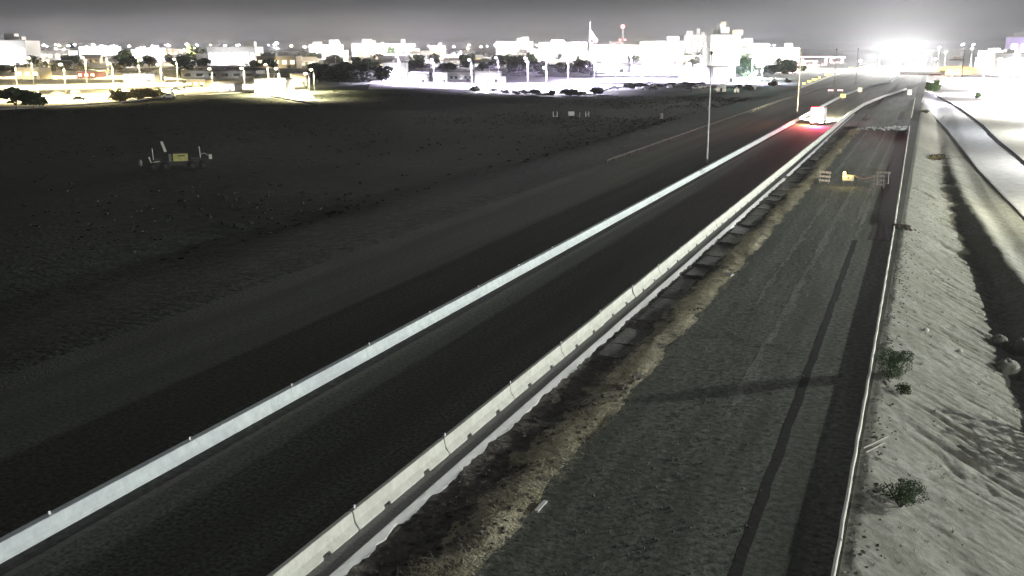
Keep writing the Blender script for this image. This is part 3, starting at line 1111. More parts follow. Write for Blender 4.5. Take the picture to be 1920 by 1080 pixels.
# caution tape to the right barricade
a = q + Vector((.6, 0, 1.25))
b = at(1637, 352) + Vector((0, 0, 1.3))
mb = MB()
pts = [a.lerp(b, i / 10) - Vector((0, 0, .35 * math.sin(math.pi * i / 10))) for i in range(11)]
vs = []
for pnt in pts:
    vs += [pnt, pnt + Vector((0, 0, .08)), pnt + Vector((0, .006, .08)), pnt + Vector((0, .006, 0))]
mb.add(vs, [(4 * i + j, 4 * i + (j + 1) % 4, 4 * i + 4 + (j + 1) % 4, 4 * i + 4 + j) for i in range(10) for j in range(4)])
tag(mb.build('caution_tape', 'orange'), 'thin reddish tape sagging between the small sign and the right barricade', 'tape')

for (u, v, wd, hh, label, m) in [(1612, 176, 1.5, 1.5, 'square cream sign standing on the barrier curve beyond the truck', 'yellow'),
                                 (1580, 187, 1.6, 1.1, 'low yellow panel against the barrier just beyond the truck', 'yellow')]:
    q = at(u, v)
    t = thing('road_sign', label, 'sign', q, face(q))
    MB().box((0, .03, .5), (.08, .06, 1.0)).build('post', 'steel', t)
    b = MB().box((0, 0, 1.0 + hh / 2 - .4), (wd, .04, hh)).build('sign_panel', m, t)
    MB().box((0, -.023, 1.0 + hh / 2 - .4), (wd * .9, .004, hh * .9)).build('sign_face', 'white' if wd < 1.55 else 'yellow', b)
q = at(1705, 181)
t = thing('road_sign', 'small white sign with two dark bars near the far end of the pavement', 'sign', q, face(q))
MB().box((0, .03, .6), (.08, .06, 1.2)).build('post', 'steel', t)
b = MB().box((0, 0, 1.3), (1.25, .04, 1.6)).build('sign_panel', 'white', t)
mb = MB()
for z in (1.0, 1.35, 1.7):
    mb.box((0, -.023, z), (.85, .004, .14))
mb.build('sign_bars', 'dark', b)
for u in (1557, 1575):
    q = at(u, 176, 0)
    t = thing('road_barricade', 'pinkish reflective barricade board behind the barrier, %s of the light pole base' % ('left' if u < 1560 else 'right'), 'barricade', q, face(q))
    for sx in (-.6, .6):
        MB().box((sx, .03, .65), (.06, .05, 1.3)).build('post', 'steel', t)
    MB().box((0, 0, 1.15), (1.7, .04, .42)).build('rail', 'lamp_pink', t)  # emission stands in for reflected light; the board is no lamp

# ------------------------------------------------------------------ box truck
t = thing('box_truck', 'white box truck driving away with bright red tail lights', 'truck', (-19.7, 208.0, 0.004), .01)
W, L, HB = 2.35, 7.4, 3.25
mb = MB()
mb.box((0, L / 2, 2.0), (W, L, 2.5))
bx = mb.build('cargo_box', 'white', t)
MB().box((0, -.012, 1.95), (W * .88, .02, 2.2)).build('roller_door', 'wall_grey', bx)
mb = MB()
for k in range(6):
    mb.box((0, -.026, 1.05 + k * .36), (W * .88, .01, .02))
mb.build('door_seam', 'dark', bx)
MB().box((0, -.03, 2.25), (1.5, .02, .34)).build('rear_window', 'glass', bx)
mb = MB()
mb.box((0, L / 2, .62), (1.0, L + 1.0, .22)).box((0, .1, .55), (W * .95, .14, .16))
mb.build('chassis', 'dark', t)
mb = MB()
prof = [(L + .12, .55), (L + 2.05, .55), (L + 2.1, 1.2), (L + 1.75, 1.35), (L + 1.35, 2.35), (L + .12, 2.45)]
vs = [(-1.05, y, z) for y, z in prof] + [(1.05, y, z) for y, z in prof]
n = len(prof)
mb.add(vs, [tuple(range(n)), tuple(range(2 * n - 1, n - 1, -1))] + [(j, n + j, n + (j + 1) % n, (j + 1) % n) for j in range(n)])
cab = mb.build('cab', 'white', t)
for sx in (-1, 1):
    MB().box((sx * 1.056, L + .75, 1.9), (.012, .8, .6)).build('side_window', 'glass', cab)
MB().box((0, L + 1.58, 1.86), (1.8, .02, .9), 0, -.39).build('windscreen', 'glass', cab)
for (wx, wy) in ((-1, 1.1), (1, 1.1), (-1, L + 1.0), (1, L + 1.0)):
    wl = MB().wheel((wx * .98, wy, .46), .46, .32).build('wheel', 'rubber', t)
    MB().wheel((wx * 1.08, wy, .46), .24, .14).build('rim', 'steel', wl)
for sx in (-.72, .72):
    MB().box((sx, -.07, .92), (.86, .10, .74)).build('tail_light', 'tail', t)
    MB().box((sx * 1.1, L + 2.1, .8), (.34, .08, .2)).build('headlight', 'head', t)
for sx in (-.98, -.5, 0, .5, .98):
    MB().box((sx, .1, 3.36), (.44, .4, .34)).build('marker_light', 'lamp_red', t)
MB().box((0, -.05, .62), (.4, .03, .18)).build('number_plate', 'white', t)
lamp('SPOT', (-19.7, 207.3, 1.0), 22e3, (1, .07, .20), None, .5, 120, (-19.3, 203.2, 0), .9)
lamp('SPOT', (-19.4, 204.6, 2.6), 16e3, (1, .45, .52), None, .3, 110, (-19.7, 208, 1.9), .8)  # added fill lamp hanging behind the truck to brighten its rear
lamp('POINT', (-21.6, 208.6, 1.2), 7e3, (1, .32, .12), None, .2)
for sx in (-.75, .75):
    lamp('SPOT', (-19.7 + sx, 208 + L + 2.5, .85), 480e3, (1, .88, .62), None, .1, 70, (-21.6 + sx, 262, .4), .8)

# ------------------------------------------------------------------ freeway light poles
def light_pole(x, y, h, label, group, m='pole_brown'):
    t = thing('light_pole', label, 'light pole', (x, y, 0), 0, group)
    MB().tube([(0, 0, 0), (0, 0, .5), (0, 0, .52), (0, 0, h)], [.20, .20, .13, .08], 10).build('pole', m, t)
    MB().tube([(0, 0, h), (0, 0, h + .12), (0, 0, h + .42), (0, 0, h + .5)], [.10, .2, .2, .08], 8).build('lamp_head', 'dark', t)
    return t


light_pole(-26.5, 135, 14, 'tallest thin unlit light pole behind the white barrier', 'freeway light poles', 'steel')
light_pole(-27.9, 247, 14, 'unlit light pole just left of the truck', 'freeway light poles')
light_pole(-26.9, 331, 14, 'unlit light pole beyond the truck, next to the two pinkish boards', 'freeway light poles')
light_pole(-28.0, 448, 14, 'farthest unlit light pole against the white glare', 'freeway light poles')

# ------------------------------------------------------------------ machine standing in the field
q = at(335, 318, ZC)
t = thing('farm_machine', 'dark machine with a yellow panel standing alone in the dark field', 'machine', q, face(q))
mb = MB()
mb.box((0, 0, .9), (5.6, 1.5, .5)).box((-2.6, 0, 1.3), (1.0, 1.2, .5)).box((2.4, .1, 1.25), (1.2, 1.3, .6))
mb.build('chassis', 'dark', t)
for wx in (-3.2, -1.6, 1.9, 3.4):
    for wy in (-.8, .8):
        wl = MB().wheel((wx, wy, .6), .6, .4, 'y').build('wheel', 'rubber', t)
        MB().wheel((wx, wy * 1.12, .6), .28, .22, 'y').build('rim', 'dark', wl)
yp = MB().box((.35, -.80, 1.75), (1.95, .10, 1.0)).build('engine_panel', 'yellow', t)
MB().box((.45, -.856, 1.98), (.95, .012, .14)).build('panel_mark', 'dark', yp)
MB().box((.35, -.1, 1.75), (1.9, 1.2, 1.0)).build('engine_housing', 'dark', t)
MB().box((-1.0, -.7, 1.75), (.34, .08, 1.0)).build('side_plate', 'chunk', t)
MB().box((-1.75, -.5, 3.25), (.34, .10, 1.5), 0, 0, -.30).build('leaning_board', 'wood', t)
MB().tube([(-3.2, 0, 1.4), (-3.25, 0, 3.0)], .05, 6).build('rod', 'white', t)
MB().tube([(3.0, 0, 1.6), (2.9, 0, 3.1)], .06, 6).build('rod', 'white', t)
mb = MB()
mb.tube([(-3.75, -.6, 1.9), (-3.45, -.7, 1.0)], .09, 6).tube([(-3.4, -.7, 1.15), (-2.4, -.7, 1.3)], .07, 6)
mb.build('tow_bar', 'wood', t)
MB().tube([(3.1, -.4, 2.1), (3.6, -.4, 2.2), (4.0, -.4, 1.9)], .07, 6).build('hydraulic_arm', 'steel', t)
MB().box((4.3, -.5, 1.7), (.42, .5, .62)).build('counterweight', 'wood', t)
MB().ball((-4.9, -.3, 1.1), (.28, .3, .5), 8, 6).build('hitch_guard', 'chunk', t)

# tank and pipe braces in the field
q = at(1071, 219, ZC)
tg = thing('water_tank', 'small rounded white tank out in the dark field', 'tank', q, face(q))
MB().tube([(-.75, 0, .75), (-.6, 0, .75), (.6, 0, .75), (.75, 0, .75)], [.42, .55, .55, .42], 14).build('tank_body', 'white', tg)
for sx in (-.5, .5):
    MB().box((sx, 0, .12), (.12, .7, .24)).build('cradle', 'dark', tg)
for (u, w2, dg, lab) in [(1041, .95, 0, 'pair of white fence posts left of the white tank'), (1101, .75, 1, 'braced pair of white fence posts right of the white tank')]:
    q = at(u, 219, ZC)
    t = thing('fence_brace', lab, 'fence posts', q, face(q))
    for sx in (-.5, .5):
        MB().tube([(sx * w2, 0, 0), (sx * w2, 0, 1.25)], .085, 8).build('post', 'white', t)
    MB().tube([(-.5 * w2, 0, .12), (.5 * w2, 0, 1.05 if dg else .12)], .05, 6).build('cross_rail', 'white', t)
q = at(1087, 219, ZC)
tag(MB().tube([(q.x, q.y, ZC), (q.x, q.y, ZC + 1.15)], .07, 8).build('fence_post', 'wood'), 'single faint fence post between the tank and the braced posts', 'post')
for (u, v, wd, hh, lab) in [(1240, 222, .75, 1.25, 'grey rounded utility cabinet alone in the dark field'), (1328, 207, .6, 1.0, 'smaller grey utility cabinet behind the tallest light pole')]:
    q = at(u, v, ZC)
    t = thing('utility_cabinet', lab, 'cabinet', q, face(q))
    MB().tube([(0, 0, 0), (0, 0, hh * .8), (0, 0, hh * .95), (0, 0, hh)], [wd / 2, wd / 2, wd * .4, wd * .2], 12).build('cabinet_body', 'wall_grey', t)
    MB().box((0, 0, .05), (wd * 1.3, wd * 1.3, .1)).build('base_pad', 'roof', t)

# ------------------------------------------------------------------ the bright frontage street on the right
def polyline_wall(name, pts, wd, h, m, label, cat):
    mb = MB()
    vs = []
    for i, p in enumerate(pts):
        d = (pts[min(i + 1, len(pts) - 1)] - pts[max(i - 1, 0)]).normalized()
        nrm = Vector((d.y, -d.x, 0)) * wd / 2
        vs += [p - nrm, p - nrm + Vector((0, 0, h)), p + nrm + Vector((0, 0, h)), p + nrm]
    mb.add(vs, [(4 * i + j, 4 * i + (j + 1) % 4, 4 * i + 4 + (j + 1) % 4, 4 * i + 4 + j) for i in range(len(pts) - 1) for j in range(4)] + [(3, 2, 1, 0), tuple(4 * (len(pts) - 1) + j for j in range(4))])
    return tag(mb.build(name, m), label, cat)


ZS = -1.25


def onz(u, v):
    z = ZS
    for _ in range(12):
        q = at(u, v, z)
        z = .5 * z + .5 * zr(q.x, q.y)
    q = at(u, v, z)
    q.z = zr(q.x, q.y)
    return q


k1 = [onz(*p) for p in ((1759, 226), (1775, 242), (1803.5, 277.5), (1836, 320), (1880, 366), (1990, 480))]
k2 = [onz(*p) for p in ((1735, 173), (1759, 181), (1782, 193), (1809, 210), (1847, 238), (1877, 268), (1905, 290), (1990, 365))]
# street sheet between the kerbs, on its own low bank
mb = MB()
def resample(pts, n):
    L = [0]
    for i in range(1, len(pts)):
        L.append(L[-1] + (pts[i] - pts[i - 1]).length)
    return [Vector([float(np.interp(L[-1] * k / (n - 1), L, [p[j] for p in pts])) for j in range(3)]) for k in range(n)]


k1, k2 = resample(k1, 40), resample(k2, 40)
lft, rgt = resample([onz(1727, 192)] + k1, 40), k2
vs = []
NC = 9
for a, b in zip(lft, rgt):
    for c in range(NC):
        p = a.lerp(b, c / (NC - 1))
        vs.append((p.x, p.y, zr(p.x, p.y) + .06))
mb.add(vs, [(NC * i + c, NC * i + c + 1, NC * i + NC + c + 1, NC * i + NC + c) for i in range(39) for c in range(NC - 1)])
for q in k1 + k2:
    q.z = zr(q.x, q.y)
o = mb.build('frontage_street', 'street')
o['kind'] = 'structure'
polyline_wall('street_kerb', [q + Vector((0, 0, -.4)) for q in k1], .22, .50, 'wall_grey', 'thin dark kerb on the near side of the white street', 'kerb')
polyline_wall('street_kerb', [q + Vector((0, 0, -.4)) for q in k2], .35, .66, 'wall_grey', 'thicker dark kerb wall on the far side of the white street', 'kerb')


# ------------------------------------------------------------------ the town
def lamp_post(x, y, h, m, col, watts, label, group, arm=1.2, cone=156, head=.55, rz=0.0, z=ZC, light=True, kind='SPOT'):
    t = thing('street_lamp', label, 'street lamp', (x, y, z), rz, group)
    MB().tube([(.95, .3, 0), (.95, .3, h), (0, 0, h + .1)], [.16, .10, .08], 7).build('pole', 'steel', t)
    hd = MB().ball((0, 0, h + .1), (head, head, head * .6), 8, 6).build('lamp_head', m, t, True)
    if light:
        lamp(kind, (0, 0, h - .8 - head * .5 if kind == 'SPOT' else h + .9 + head * .5), watts, col, t, .5, cone, (0, 0, 0), .5)
    return t


def building(u0, u1, vb, vt, depth, wall, roof, label, nwin=4, win='glass', z=ZC, door=True, parapet=.5, group=None, name='building', skew=0.0, flood=None):
    a = at(u0, vb, z)
    b = at(u1, vb, z)
    c = (a + b) / 2
    w_ = (b - a).length
    h = (vb - vt) / (vb - 88.0) * (H - z)
    t = thing(name, label, 'building', c, math.atan2(b.y - a.y, b.x - a.x) + skew, group)
    wl = MB().box((0, depth / 2, h / 2), (w_, depth, h)).build('wall', wall, t)
    mb = MB()
    mb.box((0, depth / 2, h + .06), (w_ - .6, depth - .6, .12))
    mb.box((0, .1, h + parapet / 2), (w_ + .3, .35, parapet)).box((0, depth - .1, h + parapet / 2), (w_ + .3, .35, parapet))
    mb.build('roof', roof, t)
    br = random.Random(int(u0 * 7 + vb))
    if w_ > 12 and name == 'building':
        for k in range(br.randint(1, 3)):
            bw = w_ * br.uniform(.12, .3)
            bx_ = br.uniform(-.32, .32) * w_
            bh = h * br.uniform(.12, .34)
            MB().box((bx_, depth * br.uniform(.25, .6), h + bh / 2 + .1 + .01 * k), (bw, depth * .3, bh)).build('roof_block', 'wall_white' if wall == 'wall_white' else 'wall_grey', t)
        for k in range(br.randint(0, 1)):
            bw = w_ * br.uniform(.16, .3)
            MB().box((br.choice([-1, 1]) * (w_ / 2 + bw / 2 + .05), depth * .35, h * .32), (bw, depth * .6, h * .64)).build('side_wing', wall, t)
    if flood is None:
        flood = {'wall_white': 11, 'wall_tan': 6, 'wall_red': 3, 'wall_lilac': 5, 'wall_grey': 1.6}[wall]
    if flood:
        nf = max(1, min(3, int(w_ / 16)))
        dist = max(7.0, .36 * w_ / nf, h * .7)
        for k in range(nf):
            fx = (k - (nf - 1) / 2) * w_ / nf
            MB().box((fx, -dist, .45), (.9, .5, .6)).build('floodlight', 'dark', t)  # box and spot added to bleach the dark facade
            lamp('SPOT', (fx, -dist + .4, 1.1), flood * 4 * math.pi * dist * dist * random.Random(int(u0 * 3 + vb)).choice([.4, .8, 1.2]), {'wall_tan': (1, .88, .62), 'wall_lilac': (.85, .78, 1), 'wall_red': (1, .7, .7)}.get(wall, (1, .98, .97)), t, .4, 125, (fx, 0, h * .5), .6)  # flood sets the strength of the added fill spots
    for k in range(nwin):
        x = -w_ / 2 + w_ * (k + .5) / nwin
        f = MB().box((x, -.03, h * .52), (w_ / nwin * .55, .10, h * .34)).build('window', win, wl)
    if door:
        MB().box((w_ * .31, -.04, min(1.2, h * .2)), (w_ * .06 + .8, .12, min(2.4, h * .4))).build('door', 'dark', wl)
    return t


def lit(u, v, hgt, watts, col, m, label, group, z=ZC, cone=160, head=.6, kind='SPOT'):
    q = at(u, v, z)
    return lamp_post(q.x, q.y, hgt, m, col, watts, label, group, cone=cone, head=head, z=z, kind=kind)


def lot(name, pts, m='lot', z=ZC + .35):
    mb = MB()
    vs = [at(u, v, z) for u, v in pts]
    n = len(vs)
    lowr = [q + Vector((0, 0, -1.2)) for q in vs]
    mb.add(vs + lowr, [tuple(range(n))] + [(j, n + j, n + (j + 1) % n, (j + 1) % n) for j in range(n)])
    o = mb.build(name, m)
    o['kind'] = 'structure'
    return o


WHITE, WARM, LILAC, PINK = (1, 1, 1), (1, .88, .62), (.88, .80, 1.0), (1, .62, .66)
P1 = 560e3
# --- left lot, warm
lot('parking_lot', [(-60, 206), (80, 200), (230, 190), (345, 176), (340, 148), (200, 134), (40, 130), (-60, 132)])
lot('parking_lot', [(345, 178), (470, 172), (600, 196), (560, 150), (470, 145), (350, 150)])
lot('parking_lot', [(-60, 128), (560, 126), (600, 105), (-60, 105)])
# --- middle lot, lilac
lot('parking_lot', [(690, 166), (900, 168), (1010, 178), (1110, 176), (1150, 162), (1300, 158), (1420, 164), (1430, 140), (1180, 132), (1100, 146), (960, 142), (700, 146)])
lot('parking_lot', [(640, 128), (1440, 126), (1440, 104), (640, 104)])
for (u, v, hgt, pw) in [(30, 186, 11, 1), (120, 188, 11, 1.2), (210, 182, 11, 1.2), (300, 172, 10, 1.0), (60, 165, 12, 1.3), (160, 163, 12, 1.4), (260, 160, 12, 1.3), (330, 158, 11, .8), (90, 146, 12, 2.0), (200, 146, 12, 2.0), (300, 148, 11, 1.2)]:
    lit(u, v, hgt, P1 * pw, (1, .82, .40), 'lamp_warm', 'warm white lot lamp on a mast among the bright lots at the far left', 'warm lot lamps at the far left')
for (u, v, hgt, pw) in [(395, 168, 8, .35), (455, 166, 8, .5), (520, 178, 9, .8), (500, 162, 9, .9), (575, 186, 8, .25), (585, 172, 8, .2)]:
    lit(u, v, hgt, P1 * pw, (1, .88, .52), 'lamp_warm', 'small warm lamp over the pale-roofed houses left of the dark trees', 'warm house lamps')
for (u, v, hgt, pw) in [(745, 156, 12, 1.0), (810, 160, 11, .8), (880, 162, 11, .8), (930, 164, 12, 1.1), (985, 168, 12, 1.2), (1060, 172, 12, 1.0), (1020, 160, 12, 1.0), (1110, 164, 12, 1.2), (1150, 152, 13, 1.5), (1200, 150, 13, 1.6), (1250, 152, 13, 1.6), (1310, 152, 12, 1.0), (1360, 152, 12, 1.4), (1405, 156, 12, 1.0), (1180, 140, 13, 2), (1240, 140, 13, 2)]:
    lit(u, v, hgt, P1 * pw, (.78, .68, 1.0), 'lamp_lilac', 'lilac white lot lamp among the bright lots behind the middle of the field', 'lilac lot lamps')
# --- far band of lit yards
for k in range(30):
    u = -40 + k * 51
    if 600 < u < 640:
        continue
    v = 112 + RND.uniform(-5, 6)
    lit(u, v, RND.uniform(14, 19), 480e3, (.92, .93, 1.0) if k % 3 else (1, .88, .66), 'lamp_white' if k % 3 else 'lamp_warm', 'distant white mast lamp in the bright band under the horizon', 'distant mast lamps', head=1.5, kind='POINT')
for k in range(84):
    u = -30 + k * 18 + RND.uniform(-14, 14)
    v = 101 + RND.uniform(-3, 6)
    q = at(u, v, ZC)
    lamp_post(q.x, q.y, RND.uniform(16, 23), 'lamp_white' if k % 4 else 'lamp_warm', WHITE, 0, 'tiny mast lamp at the horizon', 'tiny lamps at the horizon', head=RND.uniform(1.2, 3.2), light=False)

# --- buildings
B = building
B(-45, 52, 122, 76, 30, 'wall_white', 'roof', 'tall blown-out white building at the far left corner of the town', 6, 'window_cold')
B(60, 130, 116, 95, 25, 'wall_white', 'roof', 'wide white building behind the far left lot', 5, 'window_warm')
B(150, 215, 113, 88, 25, 'wall_white', 'roof', 'white block left of the first dark round tree', 5, 'window_cold')
B(255, 300, 112, 90, 25, 'wall_white', 'roof', 'white block between the two dark round trees', 4, 'window_cold')
B(305, 345, 110, 92, 25, 'wall_tan', 'roof', 'tan block behind the second dark round tree', 4, 'window_warm')
B(390, 480, 124, 88, 30, 'wall_white', 'roof', 'long blinding white warehouse right of the dark round trees', 8, 'window_cold')
B(482, 556, 128, 106, 22, 'wall_tan', 'roof', 'cream hall with a lit front left of the dark trees', 5, 'window_warm')
B(30, 75, 150, 128, 14, 'wall_tan', 'roof', 'small warm-lit house at the far left edge of the lot', 3, 'window_warm')
B(145, 180, 148, 134, 14, 'wall_red', 'roof_dark', 'low reddish house in the warm lot', 3, 'window_warm')
B(232, 290, 155, 140, 14, 'wall_white', 'roof', 'white bungalow in the warm lot', 4, 'window_warm')
B(350, 385, 164, 150, 12, 'wall_tan', 'roof', 'cream house with a pale flat roof right of the warm lot', 3, 'window_warm')
B(395, 440, 172, 159, 12, 'wall_white', 'roof', 'low white house with lit front at the field edge', 4, 'window_warm')
B(478, 536, 176, 150, 14, 'wall_white', 'roof', 'white house with a wide roof at the field edge', 4, 'window_cold')
B(545, 575, 160, 140, 10, 'wall_tan', 'roof', 'narrow cream house beside the dark trees', 3, 'window_warm')
B(340, 480, 148, 133, 22, 'wall_grey', 'roof_dark', 'long grey flat-roofed shed behind the cream house', 6, 'glass')
B(580, 640, 112, 84, 20, 'wall_white', 'roof', 'distant white block left of the gap with dark trees', 5, 'window_cold')
B(660, 720, 108, 82, 20, 'wall_white', 'roof', 'distant white block above the dark trees', 5, 'window_cold')
B(722, 775, 108, 82, 20, 'wall_white', 'roof', 'distant white block with a pale front right of the dark trees', 5, 'window_warm')
B(718, 762, 153, 118, 10, 'wall_white', 'roof', 'tall blinding white shed at the edge of the lilac lot', 2, 'window_cold')
B(765, 800, 156, 138, 12, 'wall_white', 'roof', 'white canopy shed right of the tall blinding shed', 2, 'window_cold')
B(812, 838, 155, 138, 12, 'wall_white', 'roof', 'second small white shed in the lilac lot', 2, 'window_cold')
B(842, 886, 153, 138, 12, 'wall_grey', 'roof', 'grey panelled shed in the lilac lot', 5, 'glass')
B(890, 940, 156, 136, 12, 'wall_white', 'roof', 'white shed right of the grey panelled shed', 3, 'window_cold')
B(806, 834, 116, 86, 14, 'wall_tan', 'roof', 'golden-lit tan block in the middle distance', 3, 'lamp_yellow')
B(842, 866, 116, 103, 14, 'wall_tan', 'roof', 'small golden-lit house right of the tan block', 3, 'window_warm')
B(770, 795, 126, 114, 12, 'wall_grey', 'roof_dark', 'small grey house above the lilac lot', 2, 'glass')
B(908, 945, 128, 118, 12, 'wall_grey', 'roof', 'grey house with a bright eave above the lilac lot', 4, 'window_warm')
B(930, 1000, 108, 78, 24, 'wall_white', 'roof', 'white hall left of the flag', 6, 'window_cold')
B(1010, 1100, 112, 80, 24, 'wall_white', 'roof', 'white hall just behind the flag pole', 6, 'window_cold')
B(1112, 1200, 118, 84, 26, 'wall_white', 'roof', 'long white hall under the red tower', 7, 'window_cold')
B(1205, 1280, 120, 78, 26, 'wall_white', 'roof', 'bright white hall right of the red tower', 7, 'window_cold')
B(1100, 1180, 136, 120, 20, 'wall_white', 'roof', 'low white store front in the lilac band', 6, 'window_cold')
B(1185, 1290, 138, 124, 20, 'wall_white', 'roof', 'wide low white store front left of the lilac wall', 7, 'window_cold')
B(1283, 1334, 152, 127, 16, 'wall_lilac', 'roof_dark', 'lilac painted wall building behind the tallest light pole', 0, 'glass', door=False)
B(1336, 1378, 156, 126, 16, 'wall_white', 'roof', 'white building right of the lilac wall', 3, 'window_cold')
tw = B(1330, 1386, 130, 66, 18, 'wall_white', 'roof', 'lit cream building with a green sign and a slim square tower on its roof', 5, 'window_warm')
a_, b_ = at(1330, 130, ZC), at(1386, 130, ZC)
hh = (130 - 66) / 42 * 16.5
MB().box((-.6, 9, hh + 5.0), (3.8, 3.8, 10.0)).build('roof_tower', 'wall_tan', tw)
MB().box((-1.5, 9, hh + 2.0), (14, 8, 4.0)).build('roof_storey', 'wall_white', tw)
MB().box((3.5, -.12, hh - 2.2), (8, .15, 2.0)).build('sign_board', 'lamp_green', tw)
MB().box((9.5, 6, hh + 2.0), (8, 5, 4)).build('roof_storey', 'wall_tan', tw)
B(1388, 1440, 118, 82, 20, 'wall_white', 'roof', 'white hall right of the slim square tower', 5, 'window_cold')
B(1285, 1328, 112, 66, 18, 'wall_grey', 'roof', 'grey block left of the cream building with the tower', 4, 'window_cold')
B(1446, 1498, 122, 90, 16, 'wall_white', 'roof', 'white store at the corner beside the red-lit station', 4, 'window_cold')
B(1440, 1478, 116, 96, 10, 'wall_red', 'roof_dark', 'dark red block beside the white store', 3, 'glass')


def canopy(u0, u1, v, hgt, dep, m, label):
    a = at(u0, v, ZC)
    b = at(u1, v, ZC)
    c = (a + b) / 2
    wv = (b - a).length
    t = thing('station_canopy', label, 'canopy', c, math.atan2(b.y - a.y, b.x - a.x))
    MB().box((0, 0, hgt), (wv, dep, .9)).build('canopy_fascia', m, t)
    for sx in (-.42, .42):
        for sy in (-.35, .35):
            MB().box((sx * wv, sy * dep, hgt / 2 - .25), (.4, .4, hgt - .5)).build('column', 'white', t)
    for k in range(3):
        MB().box(((k - 1) * wv * .3, 0, 1.0), (.9, .6, 2.0)).build('pump', 'wall_red', t)
    q = c + Vector((0, 0, 0))
    lamp('SPOT', (0, 0, hgt - 1.0), 500e3, PINK, t, .6, 160, (0, 0, 0), .5)
    return t


canopy(1500, 1552, 122, 7.5, 8, 'lamp_pink', 'pink-lit flat station canopy left of the far poles')
canopy(1462, 1500, 136, 5.0, 7, 'lamp_pink', 'low pink-lit canopy above the green trees')
canopy(1505, 1530, 126, 5.0, 7, 'lamp_pink', 'small pink-lit canopy under the larger one')
canopy(1556, 1582, 118, 6.0, 7, 'lamp_lilac', 'small lilac-lit canopy near the farthest poles')
B(1478, 1500, 131, 119, 8, 'wall_red', 'roof_dark', 'dark red kiosk under the pink canopies', 2, 'window_warm')

# tents and trailers on the near edge of the lilac lot
def tent(u, v, wd, hgt, label, m='white'):
    q = at(u, v, ZC)
    t = thing('tent', label, 'tent', q, face(q))
    mb = MB()
    mb.add([(-wd / 2, 0, 0), (wd / 2, 0, 0), (wd / 2, wd, 0), (-wd / 2, wd, 0), (-wd / 2, 0, hgt * .5), (wd / 2, 0, hgt * .5), (wd / 2, wd, hgt * .5), (-wd / 2, wd, hgt * .5), (0, wd / 2, hgt)],
           [(0, 1, 5, 4), (1, 2, 6, 5), (2, 3, 7, 6), (3, 0, 4, 7), (4, 5, 8), (5, 6, 8), (6, 7, 8), (7, 4, 8)])
    mb.build('canvas', m, t)
    MB().box((0, -.03, hgt * .2), (wd * .22, .05, hgt * .4)).build('entrance', 'dark', t)
    return t


tent(1352, 172, 3.6, 3.4, 'white tent right behind the tallest light pole at the lot edge')
tent(1381, 174, 2.0, 2.2, 'small white tent right of the larger tent')
tent(1451, 160, 3.4, 3.2, 'pale pink tent below the green-lit trees')
tent(1412, 168, 2.4, 1.8, 'low white tent below the glaring lamp')
lit(1425, 147, 7.5, 500e3, (.95, 1, 1), 'lamp_white', 'glaring white lamp on a short post right of the green-lit tree', 'glaring lamps', head=2.6)
lit(1020, 174, 9, 200e3, (.93, .89, 1.0), 'lamp_lilac', 'lilac lamp on a post at the near edge of the lot', 'lilac lot lamps')
lit(918, 172, 4.5, 120e3, (.93, .89, 1.0), 'lamp_lilac', 'short lilac lamp post at the field edge', 'lilac lot lamps')
lit(1075, 176, 3, 90e3, (.95, .92, 1.0), 'lamp_lilac', 'very short lilac lamp at the field edge', 'lilac lot lamps')
q = at(1398, 152, ZC)
lamp('POINT', (q.x, q.y - 9, 3.5), 90e3, (.5, 1, .75), None, .4)

# --- parked cars in the lots
cp = {}


def car_proto(paint):
    t = thing('parked_car', 'x', 'car')
    prof = [(-2.2, .35), (-2.2, .85), (-1.5, .95), (-.9, 1.42), (.6, 1.45), (1.25, .98), (2.15, .85), (2.2, .35)]
    n = len(prof)
    mb = MB()
    mb.add([(x, -.88, z) for x, z in prof] + [(x, .88, z) for x, z in prof], [tuple(range(n - 1, -1, -1)), tuple(range(n, 2 * n))] + [(j, (j + 1) % n, n + (j + 1) % n, n + j) for j in range(n)])
    mb.build('body', paint, t)
    mb = MB()
    mb.box((-.15, 0, 1.18), (1.5, 1.78, .32))
    mb.build('windows', 'glass', t)
    for x in (-1.35, 1.35):
        for y in (-.8, .8):
            MB().wheel((x, y, .33), .33, .2, 'y', 10).build('wheel', 'rubber', t)
    return t


first = {}
for k in range(46):
    if k < 20:
        u, v = RND.uniform(30, 335), RND.uniform(170, 190)
        lab, gr = 'parked car among the warm bright lots at the far left', 'cars in the warm lots'
    else:
        u, v = RND.uniform(880, 1420), RND.uniform(158, 173)
        if u < 1010:
            v += 2
        lab, gr = 'parked car along the near edge of the lilac-lit lot', 'cars at the lilac lot edge'
    paint = 'car_dark' if RND.random() < .45 else 'car_paint'
    q = at(u, v, ZC + .36)
    ang = RND.choice([0, .4, 1.6, 2.0]) + YAW
    lab2 = ('dark ' if paint == 'car_dark' else 'pale ') + lab
    if paint not in first:
        t = car_proto(paint)
        first[paint] = t
        t.location = q
        t.rotation_euler = (0, 0, ang)
        t['label'] = lab2
        t['group'] = gr
        KIDS[paint] = None
    else:
        bpy.context.view_layer.update() if KIDS[paint] is None else None
        if KIDS[paint] is None:
            KIDS[paint] = list(first[paint].children)
        dup(first[paint], q, ang, lab2, gr, kids=KIDS[paint])

